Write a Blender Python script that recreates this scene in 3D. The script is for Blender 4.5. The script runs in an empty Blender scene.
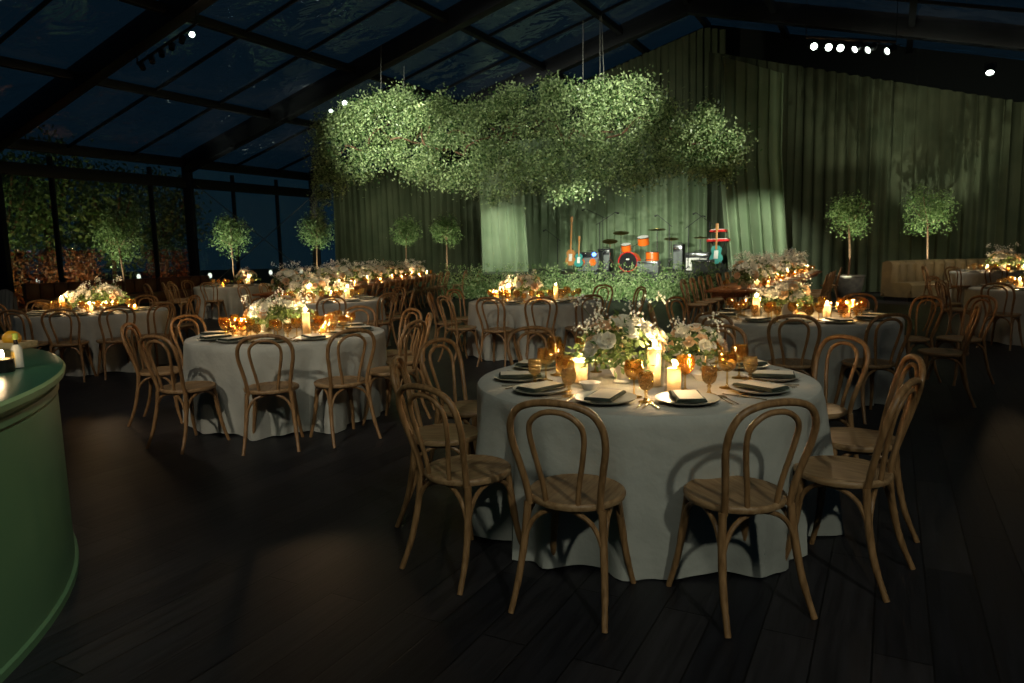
import bpy, bmesh, math, random
import numpy as np
from mathutils import Vector, Matrix, Euler

random.seed(7); rng = np.random.default_rng(7)
C = bpy.context.scene.collection
PI = math.pi
def R(d): return math.radians(d)

# ---------------------------------------------------------------- camera
F = 710.0; H = 1.46; PITCH = R(7.29); ROLL = R(1.26)
fw = Vector((0, math.cos(PITCH), -math.sin(PITCH)))
R0 = Vector((1, 0, 0)); U0 = Vector((0, math.sin(PITCH), math.cos(PITCH)))
cR = math.cos(ROLL)*R0 - math.sin(ROLL)*U0
cU = math.sin(ROLL)*R0 + math.cos(ROLL)*U0
cam = bpy.data.objects.new('camera', bpy.data.cameras.new('camera')); C.objects.link(cam)
m = Matrix((cR, cU, -fw)).transposed().to_4x4(); m.translation = (0, 0, H); cam.matrix_world = m
cam.data.sensor_width = 36; cam.data.lens = F/1024*36
cam.data.clip_start = .05; cam.data.clip_end = 300
cam.data.dof.use_dof = True; cam.data.dof.focus_distance = 4.0; cam.data.dof.aperture_fstop = 5.0
bpy.context.scene.camera = cam

def at(x, y, z=0.0):
    d = fw + cR*((x-512)/F) + cU*((341.5-y)/F)
    t = (z-H)/d.z
    return Vector((d.x*t, d.y*t, z))
def atY(x, y, Y):
    d = fw + cR*((x-512)/F) + cU*((341.5-y)/F)
    d = d*(Y/d.y)
    return Vector((d.x, d.y, d.z+H))

# tent frame: u metres from the gable end towards us, v metres from the side wall
AZ = math.atan(378/710)
AX = Vector((math.sin(AZ), math.cos(AZ), 0)); PV = Vector((math.cos(AZ), -math.sin(AZ), 0))
T0 = Vector((-8.1, 30, 0)); W = 15.5; EH = 4.6; SL = .27
def tent(u, v, z=0.0): return T0 - AX*u + PV*v + Vector((0, 0, z))
def roofz(v): return EH + SL*(v if v <= W else 2*W - v)

# ---------------------------------------------------------------- materials
def lin(c):
    c = c/255.0
    return c/12.92 if c <= .04045 else ((c+.055)/1.055)**2.4
def rgb(r, g, b): return (lin(r), lin(g), lin(b), 1)
def newmat(name):
    m = bpy.data.materials.new(name); m.use_nodes = True
    nt = m.node_tree; nt.nodes.clear()
    out = nt.nodes.new('ShaderNodeOutputMaterial')
    return m, nt, out
def node(nt, t, **kw):
    n = nt.nodes.new(t)
    for k, v in kw.items():
        if k in n.inputs: n.inputs[k].default_value = v
        else: setattr(n, k, v)
    return n
def principled(name, col, rough=.5, metal=0, noise=0, nscale=20, col2=None, bump=0, bscale=60, sss=0, trans=0, spec=.5, island=False, stretch=None):
    m, nt, out = newmat(name)
    p = node(nt, 'ShaderNodeBsdfPrincipled'); L = nt.links.new
    p.inputs['Base Color'].default_value = col; p.inputs['Roughness'].default_value = rough
    p.inputs['Metallic'].default_value = metal; p.inputs['Specular IOR Level'].default_value = spec
    if sss:
        p.inputs['Subsurface Weight'].default_value = sss; p.inputs['Subsurface Scale'].default_value = .10
        p.inputs['Subsurface Radius'].default_value = (1, .72, .42)
    tc = node(nt, 'ShaderNodeTexCoord')
    vec = tc.outputs['Object']
    if stretch:
        mp = node(nt, 'ShaderNodeMapping'); mp.inputs['Scale'].default_value = stretch
        L(vec, mp.inputs[0]); vec = mp.outputs[0]
    if col2:
        if island:
            g = node(nt, 'ShaderNodeNewGeometry'); fac = g.outputs['Random Per Island']
        else:
            n = node(nt, 'ShaderNodeTexNoise', Scale=nscale, Detail=4.0); L(vec, n.inputs['Vector']); 
            r = node(nt, 'ShaderNodeMapRange'); r.inputs[1].default_value = .35; r.inputs[2].default_value = .65
            L(n.outputs[0], r.inputs[0]); fac = r.outputs[0]
        mx = node(nt, 'ShaderNodeMix', data_type='RGBA'); mx.inputs[6].default_value = col; mx.inputs[7].default_value = col2
        L(fac, mx.inputs[0]); L(mx.outputs[2], p.inputs['Base Color'])
    if bump:
        n = node(nt, 'ShaderNodeTexNoise', Scale=bscale, Detail=3.0); L(vec, n.inputs['Vector'])
        b = node(nt, 'ShaderNodeBump'); b.inputs['Strength'].default_value = bump; b.inputs['Distance'].default_value = .01
        L(n.outputs[0], b.inputs['Height']); L(b.outputs[0], p.inputs['Normal'])
    sh = p.outputs[0]
    if trans:
        t = node(nt, 'ShaderNodeBsdfTranslucent'); t.inputs[0].default_value = col
        if col2: L(mx.outputs[2], t.inputs[0])
        ms = node(nt, 'ShaderNodeMixShader'); ms.inputs[0].default_value = trans
        L(sh, ms.inputs[1]); L(t.outputs[0], ms.inputs[2]); sh = ms.outputs[0]
    L(sh, out.inputs[0])
    return m
def emit(name, col, s):
    m, nt, out = newmat(name); e = node(nt, 'ShaderNodeEmission'); e.inputs[0].default_value = col; e.inputs[1].default_value = s
    nt.links.new(e.outputs[0], out.inputs[0]); return m
def flame_mat(name, col, s):
    # a flame lets light through: transparent plus emission
    m, nt, out = newmat(name); e = node(nt, 'ShaderNodeEmission'); e.inputs[0].default_value = col; e.inputs[1].default_value = s
    t = node(nt, 'ShaderNodeBsdfTransparent'); a = node(nt, 'ShaderNodeAddShader')
    nt.links.new(e.outputs[0], a.inputs[0]); nt.links.new(t.outputs[0], a.inputs[1]); nt.links.new(a.outputs[0], out.inputs[0]); return m
def clear(name, tint, gloss=(1, 1, 1, 1), rough=.02, base=.06, bump=0, bscale=1.0, body=None, bodyw=0, bdist=.05, top=1):
    """thin see-through sheet: tinted transparency, mirror by angle, a little body colour"""
    m, nt, out = newmat(name); L = nt.links.new
    t = node(nt, 'ShaderNodeBsdfTransparent'); t.inputs[0].default_value = tint
    g = node(nt, 'ShaderNodeBsdfGlossy'); g.inputs[0].default_value = gloss; g.inputs['Roughness'].default_value = rough
    f = node(nt, 'ShaderNodeLayerWeight'); f.inputs[0].default_value = .25
    mr = node(nt, 'ShaderNodeMapRange'); mr.inputs[3].default_value = base; mr.inputs[4].default_value = top
    L(f.outputs['Fresnel'], mr.inputs[0])
    if bump:
        tc = node(nt, 'ShaderNodeTexCoord')
        n = node(nt, 'ShaderNodeTexNoise', Scale=bscale, Detail=3.0, Distortion=.6); L(tc.outputs['Object'], n.inputs['Vector'])
        b = node(nt, 'ShaderNodeBump'); b.inputs['Strength'].default_value = bump; b.inputs['Distance'].default_value = bdist
        L(n.outputs[0], b.inputs['Height']); L(b.outputs[0], g.inputs['Normal']); L(b.outputs[0], f.inputs['Normal'])
    src = t.outputs[0]
    if body:
        d = node(nt, 'ShaderNodeBsdfDiffuse'); d.inputs[0].default_value = body
        tl = node(nt, 'ShaderNodeBsdfTranslucent'); tl.inputs[0].default_value = body
        a = node(nt, 'ShaderNodeMixShader'); a.inputs[0].default_value = .6
        L(d.outputs[0], a.inputs[1]); L(tl.outputs[0], a.inputs[2])
        b2 = node(nt, 'ShaderNodeMixShader'); b2.inputs[0].default_value = bodyw
        L(src, b2.inputs[1]); L(a.outputs[0], b2.inputs[2]); src = b2.outputs[0]
    ms = node(nt, 'ShaderNodeMixShader'); L(mr.outputs[0], ms.inputs[0]); L(src, ms.inputs[1]); L(g.outputs[0], ms.inputs[2])
    L(ms.outputs[0], out.inputs[0]); return m

M = {}
M['wood'] = principled('bentwood_oak', rgb(160, 120, 78), .4, col2=rgb(124, 90, 54), nscale=9, stretch=(6, 6, 1), spec=.4)
M['seatwood'] = principled('oak_seat', rgb(168, 134, 94), .45, col2=rgb(136, 102, 66), nscale=7, stretch=(9, 1, 9), spec=.35)
M['farm'] = principled('farm_table_wood', rgb(158, 92, 42), .5, col2=rgb(112, 62, 28), nscale=5, stretch=(1, 8, 8))
M['cloth'] = principled('grey_linen', rgb(186, 182, 168), .9, col2=rgb(168, 165, 152), nscale=3, bump=.8, bscale=14, spec=.1)
M['napkin'] = principled('dark_green_linen', rgb(62, 68, 58), .9, bump=.3, bscale=300, spec=.1)
M['card'] = principled('cream_card', rgb(205, 196, 172), .7, bump=.1)
M['plate'] = principled('matt_stone_plate', rgb(176, 176, 164), .35, col2=rgb(158, 160, 150), nscale=8)
M['steel'] = principled('cutlery_steel', rgb(196, 182, 150), .25, metal=1)
M['amber'] = clear('amber_glass', (1, .89, .64, 1), (1, .88, .62, 1), .08, .20, bump=.9, bscale=70, body=rgb(240, 180, 80), bodyw=.05, bdist=.02, top=.8)
M['amber2'] = clear('amber_glass_plain', (1, .87, .60, 1), (1, .9, .66, 1), .04, .14, bump=.35, bscale=30, body=rgb(236, 170, 70), bodyw=.04, bdist=.02, top=.7)
M['glass'] = clear('clear_glass', (.97, .96, .92, 1), rough=.02, base=.05, bump=.1, bscale=20, bdist=.01, top=.35)
M['wax'] = principled('ivory_wax', rgb(246, 222, 176), .5, trans=.5, bump=.1, bscale=8)
M['wick'] = principled('wick', rgb(20, 16, 12), .9)
M['flame'] = flame_mat('candle_flame', (1, .74, .42, 1), 40)
M['leaf'] = principled('smilax_leaf', rgb(30, 78, 24), .3, col2=rgb(200, 220, 156), island=True, trans=.3, spec=.4)
M['leafd'] = principled('deep_leaf', rgb(70, 104, 52), .5, col2=rgb(140, 160, 104), island=True, trans=.3, spec=.3)
M['leafb'] = principled('bouquet_leaf', rgb(74, 96, 48), .5, col2=rgb(120, 138, 84), island=True, trans=.3, spec=.3)
M['meadow'] = principled('meadow_leaf', rgb(80, 122, 56), .5, col2=rgb(190, 206, 148), island=True, trans=.3, spec=.3)
M['petal'] = principled('white_petal', rgb(238, 230, 206), .6, col2=rgb(250, 246, 232), nscale=6, trans=.3, spec=.2)
M['peach'] = principled('blush_petal', rgb(228, 186, 140), .6, col2=rgb(240, 212, 176), nscale=6, trans=.3, spec=.2)
M['bark'] = principled('bark', rgb(120, 92, 66), .9, col2=rgb(88, 66, 48), nscale=20, bump=.4, bscale=40)
M['ceramic'] = principled('white_ceramic', rgb(214, 208, 194), .35, bump=.05)
M['pot'] = principled('planter_stone', rgb(112, 106, 94), .8, col2=rgb(86, 82, 74), nscale=6, bump=.3, bscale=30)
M['soil'] = principled('soil', rgb(40, 30, 22), .95, bump=.5)
M['frame'] = principled('dark_tent_frame', rgb(22, 26, 32), .5, metal=.2, bump=.05)
M['darkcloth'] = principled('dark_gable_cloth', rgb(18, 24, 26), .9, bump=.2)
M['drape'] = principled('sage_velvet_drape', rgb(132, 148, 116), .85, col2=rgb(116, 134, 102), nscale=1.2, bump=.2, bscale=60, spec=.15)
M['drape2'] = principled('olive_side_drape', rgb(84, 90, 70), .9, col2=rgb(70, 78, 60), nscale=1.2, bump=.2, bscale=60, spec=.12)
M['bar'] = principled('bottle_green_paint', rgb(84, 112, 80), .38, col2=rgb(76, 104, 72), nscale=1.5, bump=.03, bscale=30)
M['bartop'] = principled('green_bar_top', rgb(52, 88, 66), .28, col2=rgb(44, 78, 58), nscale=3, bump=.02)
M['barlip'] = principled('pale_green_edge', rgb(118, 138, 98), .35, bump=.02)
M['black'] = principled('black_metal', rgb(20, 20, 22), .4, bump=.02)
M['chrome'] = principled('chrome', rgb(190, 190, 190), .2, metal=1)
M['brass'] = principled('cymbal_brass', rgb(150, 128, 70), .35, metal=1)
M['orange'] = principled('orange_drum_shell', rgb(226, 104, 30), .3, bump=.02)
M['red'] = principled('red_enamel', rgb(200, 34, 28), .3)
M['teal'] = principled('teal_lacquer', rgb(60, 140, 130), .25)
M['white'] = principled('white_plastic', rgb(220, 216, 205), .4)
M['grey'] = principled('grey_amp_cloth', rgb(96, 100, 96), .8, bump=.3, bscale=150)
M['drumhead'] = principled('black_drumhead', rgb(14, 14, 16), .3)
M['guitar'] = principled('maple_guitar', rgb(176, 120, 62), .35)
M['leather'] = principled('tan_leather', rgb(120, 66, 34), .45, col2=rgb(96, 52, 28), nscale=4, bump=.15, bscale=40)
M['velvet'] = principled('olive_gold_velvet', rgb(118, 98, 60), .8, col2=rgb(96, 80, 50), nscale=3, bump=.1)
M['blue'] = emit('blue_pilot_lamp', (.05, .15, 1, 1), 14)
M['lens'] = emit('spotlight_lens', (.85, 1, .86, 1), 10)
M['lensw'] = emit('outdoor_lamp_lens', (.9, .95, .8, 1), 1.6)
M['lenso'] = emit('amber_outdoor_lamp', (1, .42, .12, 1), 2.2)
M['lemon'] = principled('orange_peel', rgb(232, 168, 40), .45, bump=.3, bscale=120)
M['darkglass'] = principled('dark_candle_jar', rgb(24, 20, 18), .15)
M['crate'] = principled('pale_crate_wood', rgb(206, 184, 140), .6, col2=rgb(180, 156, 112), nscale=6, stretch=(1, 8, 8))
M['label'] = principled('bottle_label_paper', rgb(158, 156, 146), .7)
M['labely'] = principled('yellow_label_paper', rgb(226, 180, 60), .7)
M['capgreen'] = principled('green_bottle_cap', rgb(140, 156, 60), .5)
M['roofclear'] = clear('clear_roof_vinyl', (.62, .72, .78, 1), (.9, .95, 1, 1), .05, .2, bump=1, bscale=1.0, body=rgb(130, 122, 134), bodyw=.11, bdist=.12)
M['wallclear'] = clear('clear_wall_vinyl', (.74, .80, .78, 1), (.9, .95, 1, 1), .04, .04, bump=.6, bscale=1.6, body=rgb(90, 100, 96), bodyw=.02, bdist=.1)
M['ground'] = principled('night_lawn', rgb(26, 34, 20), .95, bump=.4)
M['cable'] = principled('steel_cable', rgb(110, 110, 102), .5, metal=.3)

def floor_mat():
    m, nt, out = newmat('dark_plank_floor'); L = nt.links.new
    tc = node(nt, 'ShaderNodeTexCoord'); mp = node(nt, 'ShaderNodeMapping')
    mp.inputs['Rotation'].default_value = (0, 0, -(PI/2 - AZ)); L(tc.outputs['Object'], mp.inputs[0])
    b = node(nt, 'ShaderNodeTexBrick'); b.offset = .37
    b.inputs['Scale'].default_value = 1; b.inputs['Brick Width'].default_value = 1.35; b.inputs['Row Height'].default_value = .19
    b.inputs['Mortar Size'].default_value = .004; b.inputs['Mortar Smooth'].default_value = .3; b.inputs['Bias'].default_value = 0
    b.inputs[1].default_value = rgb(44, 41, 42); b.inputs[2].default_value = rgb(25, 25, 29); b.inputs[3].default_value = rgb(8, 7, 7)
    L(mp.outputs[0], b.inputs[0])
    mp2 = node(nt, 'ShaderNodeMapping'); mp2.inputs['Scale'].default_value = (1, 12, 1); L(mp.outputs[0], mp2.inputs[0])
    n = node(nt, 'ShaderNodeTexNoise', Scale=2.2, Detail=8.0, Roughness=.65); L(mp2.outputs[0], n.inputs['Vector'])
    cr = node(nt, 'ShaderNodeMapRange'); cr.inputs[1].default_value = .3; cr.inputs[2].default_value = .7; cr.inputs[3].default_value = .45; cr.inputs[4].default_value = 1.5
    L(n.outputs[0], cr.inputs[0])
    mx = node(nt, 'ShaderNodeVectorMath', operation='SCALE'); L(b.outputs[0], mx.inputs[0]); L(cr.outputs[0], mx.inputs['Scale'])
    p = node(nt, 'ShaderNodeBsdfPrincipled'); L(mx.outputs[0], p.inputs['Base Color'])
    rr = node(nt, 'ShaderNodeMapRange'); rr.inputs[3].default_value = .38; rr.inputs[4].default_value = .6; L(n.outputs[0], rr.inputs[0]); L(rr.outputs[0], p.inputs['Roughness'])
    p.inputs['Specular IOR Level'].default_value = .3
    bu = node(nt, 'ShaderNodeBump'); bu.inputs['Strength'].default_value = .4; bu.inputs['Distance'].default_value = .006
    ad = node(nt, 'ShaderNodeMath', operation='SUBTRACT'); L(n.outputs[0], ad.inputs[0]); L(b.outputs['Fac'], ad.inputs[1])
    L(ad.outputs[0], bu.inputs['Height']); L(bu.outputs[0], p.inputs['Normal'])
    L(p.outputs[0], out.inputs[0]); return m
M['floor'] = floor_mat()

# ---------------------------------------------------------------- mesh helpers
class MB:
    """collects shapes; each face carries the material of its shape"""
    def __init__(s): s.v = []; s.f = []; s.mi = []; s.mats = []; s.cur = 0
    def mat(s, m):
        if m not in s.mats: s.mats.append(m)
        s.cur = s.mats.index(m); return s
    def add(s, vs, fs):
        o = len(s.v); s.v += [tuple(p) for p in vs]; s.f += [tuple(i+o for i in f) for f in fs]; s.mi += [s.cur]*len(fs)
        if not s.mats: s.mats = [None]
        return s
    def box(s, x0, x1, y0, y1, z0, z1, mx=None, bev=0):
        if bev:
            b = bmesh.new(); bmesh.ops.create_cube(b, size=1)
            for v in b.verts: v.co = Vector(((x0+x1)/2+v.co.x*(x1-x0), (y0+y1)/2+v.co.y*(y1-y0), (z0+z1)/2+v.co.z*(z1-z0)))
            bmesh.ops.bevel(b, geom=b.edges[:], offset=bev, segments=2, affect='EDGES', profile=.5)
            vs = [v.co.copy() for v in b.verts]; b.verts.index_update(); fs = [[v.index for v in f.verts] for f in b.faces]; b.free()
        else:
            vs = [Vector((x, y, z)) for x in (x0, x1) for y in (y0, y1) for z in (z0, z1)]
            fs = [(0, 1, 3, 2), (4, 6, 7, 5), (0, 4, 5, 1), (2, 3, 7, 6), (0, 2, 6, 4), (1, 5, 7, 3)]
        if mx: vs = [mx @ v for v in vs]
        return s.add(vs, fs)
    def tube(s, pts, r, n=8, closed=False, cap=True, flat=1):
        pts = [Vector(p) for p in pts]; N = len(pts)
        rr = r if isinstance(r, (list, tuple)) else [r]*N
        vs = []; fs = []; up = None
        for i, p in enumerate(pts):
            a = pts[i-1] if (i > 0 or closed) else p; b = pts[(i+1) % N] if (i < N-1 or closed) else p
            t = (b-a).normalized()
            if up is None:
                up = Vector((0, 0, 1)) if abs(t.z) < .9 else Vector((1, 0, 0))
            x = up - t*up.dot(t)
            if x.length < 1e-4: x = t.orthogonal()
            x.normalize(); y = t.cross(x); up = x
            for k in range(n):
                a_ = 2*PI*k/n; vs.append(p + (x*math.cos(a_)*flat + y*math.sin(a_))*rr[i])
        M_ = N if closed else N-1
        for i in range(M_):
            for k in range(n):
                j = (i+1) % N
                fs.append((i*n+k, i*n+(k+1) % n, j*n+(k+1) % n, j*n+k))
        if cap and not closed: fs.append(tuple(range(n-1, -1, -1))); fs.append(tuple((N-1)*n+k for k in range(n)))
        return s.add(vs, fs)
    def lathe(s, prof, n=20, mx=None, closed=False):
        vs = []; fs = []; N = len(prof)
        for r, z in prof:
            for k in range(n):
                a = 2*PI*k/n; vs.append(Vector((r*math.cos(a), r*math.sin(a), z)))
        for i in range(N-1):
            for k in range(n): fs.append((i*n+k, i*n+(k+1) % n, (i+1)*n+(k+1) % n, (i+1)*n+k))
        if prof[0][0] > 1e-5: fs.append(tuple(range(n-1, -1, -1)))
        if prof[-1][0] > 1e-5 and not closed: fs.append(tuple((N-1)*n+k for k in range(n)))
        if mx: vs = [mx @ v for v in vs]
        return s.add(vs, fs)
    def ball(s, c, r, n=10, m=7, sc=(1, 1, 1)):
        prof = [(max(math.sin(PI*i/m), 1e-6)*r, -math.cos(PI*i/m)*r) for i in range(m+1)]
        return s.lathe(prof, n, Matrix.Translation(c) @ Matrix.Diagonal((*sc, 1)))
    def mesh(s, name, mat=None, smooth=True):
        me = bpy.data.meshes.new(name); me.from_pydata(s.v, [], s.f)
        if mat: me.materials.append(mat)
        else:
            for x in s.mats: me.materials.append(x)
            me.polygons.foreach_set('material_index', s.mi)
        if smooth:
            me.polygons.foreach_set('use_smooth', [True]*len(s.f))
            try: me.set_sharp_from_angle(angle=R(42))
            except Exception: pass
        me.update(); return me

def spline(P, n=6):
    P = [Vector(p) for p in P]; out = []
    Q = [P[0]*2-P[1]] + P + [P[-1]*2-P[-2]]
    for i in range(1, len(Q)-2):
        a, b, c, d = Q[i-1:i+3]
        for k in range(n):
            t = k/n
            out.append(.5*((2*b)+(c-a)*t+(2*a-5*b+4*c-d)*t*t+(-a+3*b-3*c+d)*t**3))
    out.append(P[-1]); return out

def npmesh(name, V, Fq, mat):
    me = bpy.data.meshes.new(name); nv = len(V); k = Fq.shape[1]; nf = len(Fq)
    me.vertices.add(nv); me.vertices.foreach_set('co', np.asarray(V, np.float32).ravel())
    me.loops.add(nf*k); me.loops.foreach_set('vertex_index', Fq.astype(np.int32).ravel())
    me.polygons.add(nf); me.polygons.foreach_set('loop_start', np.arange(0, nf*k, k, dtype=np.int32)); me.polygons.foreach_set('loop_total', np.full(nf, k, np.int32))
    me.materials.append(mat); me.update(calc_edges=True); return me
def leaves(name, P, size, mat, aspect=.5, fold=.25, droop=0, jitter=.4):
    """many leaves: each a folded diamond of four corners (two facets)"""
    P = np.asarray(P, float); n = len(P)
    d = rng.normal(size=(n, 3)); d[:, 2] -= droop; d /= np.linalg.norm(d, axis=1)[:, None]
    q = rng.normal(size=(n, 3)); s = np.cross(d, q); s /= np.linalg.norm(s, axis=1)[:, None]; nn = np.cross(d, s)
    L = (np.asarray(size)*(1-jitter/2+jitter*rng.random(n)))[:, None]
    v = np.stack([P, P+d*L*.5+s*L*aspect*.5+nn*L*fold*.4, P+d*L, P+d*L*.5-s*L*aspect*.5+nn*L*fold*.4], 1).reshape(-1, 3)
    f = np.arange(4*n).reshape(-1, 4)
    return npmesh(name, v, f, mat)

# ---------------------------------------------------------------- object helpers
def link(name, data, parent=None, loc=(0, 0, 0), rot=(0, 0, 0), sc=1):
    o = bpy.data.objects.new(name, data); C.objects.link(o)
    o.location = loc; o.rotation_euler = rot; o.scale = (sc,)*3 if not hasattr(sc, '__len__') else sc
    if parent: o.parent = parent
    return o
def tag(o, label, cat, group=None, kind=None):
    o['label'] = label; o['category'] = cat
    if group: o['group'] = group
    if kind: o['kind'] = kind
    return o
def struct(name, me, parent=None, loc=(0, 0, 0), label=None):
    o = link(name, me, parent, loc)
    if not parent: o['kind'] = 'structure'; o['category'] = name.split('_')[0]; o['label'] = label or 'dark structural part of the clear-roofed event tent'
    return o
def build(name, spec, label, cat, group=None, loc=(0, 0, 0), rz=0, rot=None, sc=1):
    """spec: mesh -> one object; list of (part, mesh, loc, rot, scale, subparts) -> Empty with parts"""
    ro = rot or (0, 0, rz)
    if not isinstance(spec, list):
        return tag(link(name, spec, None, loc, ro, sc), label, cat, group)
    e = tag(link(name, None, None, loc, ro, sc), label, cat, group); e.empty_display_size = .05
    def rec(parent, sp):
        for it in sp:
            pn, me = it[0], it[1]
            o = link(pn, me, parent, it[2] if len(it) > 2 else (0, 0, 0), it[3] if len(it) > 3 else (0, 0, 0), it[4] if len(it) > 4 else 1)
            if len(it) > 5: rec(o, it[5])
    rec(e, spec); return e

# ---------------------------------------------------------------- lights
def look(frm, to): return (Vector(to)-Vector(frm)).to_track_quat('-Z', 'Y').to_euler()
def spot(frm, to, w, ang, col=(1, 1, 1), blend=.6, size=.08, name='spot_lamp'):
    l = bpy.data.lights.new(name, 'SPOT'); l.energy = w; l.color = col; l.spot_size = R(ang); l.spot_blend = blend; l.shadow_soft_size = size
    o = link(name, l, None, frm, look(frm, to)); return o
def point(p, w, col, size=.015, name='candle_light'):
    l = bpy.data.lights.new(name, 'POINT'); l.energy = w; l.color = col; l.shadow_soft_size = size
    return link(name, l, None, p)
WARM = (1, .68, .38)

# ================================================================ SETTING
def quad_floor(name, x0, x1, y0, y1, z, mat):
    b = MB(); b.add([(x0, y0, z), (x1, y0, z), (x1, y1, z), (x0, y1, z)], [(0, 1, 2, 3)]); return b.mesh(name, mat, False)
def tent_box(b, u0, u1, v0, v1, z0, z1):
    vs = [tent(u, v, z) for u in (u0, u1) for v in (v0, v1) for z in (z0, z1)]
    b.add(vs, [(0, 1, 3, 2), (4, 6, 7, 5), (0, 4, 5, 1), (2, 3, 7, 6), (0, 2, 6, 4), (1, 5, 7, 3)])
b = MB(); tent_box(b, -3, 36, 0, 31, -.12, 0)
struct('floor', b.mesh('floor', M['floor'], False), label='dark wood plank floor of the event tent')
struct('ground', quad_floor('ground', -70, 60, -20, 90, -.13, M['ground']), label='dark lawn outside the clear tent walls')

# roof sheets between the rafters, one per bay and slope
for i, (u0, u1) in enumerate(((-3, 0), (0, 6), (6, 12), (12, 18), (18, 24), (24, 30))):
    for side in (0, 1):
        b = MB(); va, vb = (0, W) if side == 0 else (W, 2*W)
        nu, nv = 6, 12
        vs = []
        for a in range(nu+1):
            for c in range(nv+1):
                v = va+(vb-va)*c/nv; u = u0+(u1-u0)*a/nu
                sag = -.05*math.sin(PI*a/nu)*abs(math.sin(PI*c/nv*4))
                vs.append(tent(u, v, roofz(v)+.16+sag))
        b.add(vs, [(a*(nv+1)+c, a*(nv+1)+c+1, (a+1)*(nv+1)+c+1, (a+1)*(nv+1)+c) for a in range(nu) for c in range(nv)])
        struct('ceiling', b.mesh('ceiling', M['roofclear']), label='clear vinyl roof sheet stretched between two tent rafters')
def beam(name, p, q, w, h, label, n=None):
    p = Vector(p); q = Vector(q); d = (q-p); L_ = d.length; d.normalize()
    s = d.cross(Vector((0, 0, 1))) if abs(d.z) < .98 else Vector((1, 0, 0)); s.normalize(); t = s.cross(d)
    b = MB(); mx = Matrix((s, d, t)).transposed().to_4x4(); mx.translation = p
    b.box(-w/2, w/2, 0, L_, -h/2, h/2, mx, bev=min(w, h)*.08)
    return struct(name, b.mesh(name, M['frame']), label=label)
for u in (0, 6, 12, 18):
    beam('ceiling_beam', tent(u, 0, EH), tent(u, W, roofz(W)), .32, .55, 'heavy dark rafter on the window side of the tent roof')
    beam('ceiling_beam', tent(u, W, roofz(W)), tent(u, 2*W, EH), .32, .55, 'heavy dark rafter on the sofa side of the tent roof')
for u in (2, 4, 8, 10, 14, 16):
    beam('ceiling_beam', tent(u, 0, EH+.1), tent(u, W, roofz(W)+.1), .05, .08, 'thin dark roof rib on the window side of the tent')
    beam('ceiling_beam', tent(u, W, roofz(W)+.1), tent(u, 2*W, EH+.1), .05, .08, 'thin dark roof rib on the sofa side of the tent')
for v in (.0, 4.1, 7.5, 10.7, 13.4, W, 18, 21.5, 25, 28):
    beam('ceiling_beam', tent(-2.8, v, roofz(v)+.05), tent(19, v, roofz(v)+.05), .16, .2 if v else .3, 'dark purlin running the length of the tent roof')
# side wall: posts, header, clear windows
for u in (0, 6, 12, 18):
    beam('wall_post', tent(u, 0, 0), tent(u, 0, EH), .3, .2, 'heavy dark post of the window wall')
for u in (2.0, 4.1, 7.4, 10.5):
    beam('wall_post', tent(u, -.02, 0), tent(u, -.02, EH-.2), .12, .1, 'slim dark mullion of the window wall')
beam('wall_header', tent(-1, 0, EH-.62), tent(19, 0, EH-.62), .1, .34, 'dark header rail above the clear tent windows')
k = 1
for u0, u1 in ((0, 2), (2, 4.1), (4.1, 6), (6, 7.4), (7.4, 10.5), (10.5, 12), (12, 18)):
    b = MB(); n = 8
    vs = [tent(u0+(u1-u0)*a/n, -.06+.015*math.sin(a*2.1+c*1.3), .02+(EH-.02)*c/n) for a in range(n+1) for c in range(n+1)]
    b.add(vs, [(a*(n+1)+c, a*(n+1)+c+1, (a+1)*(n+1)+c+1, (a+1)*(n+1)+c) for a in range(n) for c in range(n)])
    struct('window_%d' % k, b.mesh('window', M['wallclear']), label='clear vinyl wall panel looking out to the night garden'); k += 1
# crossed wind cables in the end bay
for a, c in (((.2, .3), (5.8, EH-.7)), ((5.8, .3), (.2, EH-.7))):
    b = MB(); b.tube([tent(a[0], .2, a[1]), tent(c[0], .2, c[1])], .016, 6)
    tag(link('wind_brace_cable', b.mesh('cable', M['cable'])), 'thin steel cable %s across the end bay of the window wall' % ('rising towards the stage' if a[0] > 1 else 'falling towards the stage'), 'cable')
# gable end behind the drapes
b = MB(); vs = [tent(-2.9, 0, 0), tent(-2.9, 2*W, 0), tent(-2.9, 2*W, EH+.15), tent(-2.9, W, roofz(W)+.15), tent(-2.9, 0, EH+.15)]
vs2 = [p - AX*-.05 for p in vs]
b.add(vs+vs2, [(0, 1, 2, 3, 4), (9, 8, 7, 6, 5)] + [(i, i+5, (i+1) % 5+5, (i+1) % 5) for i in range(5)])
struct('wall_back', b.mesh('wall_back', M['darkcloth'], False), label='dark gable wall behind the drapes')

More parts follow.
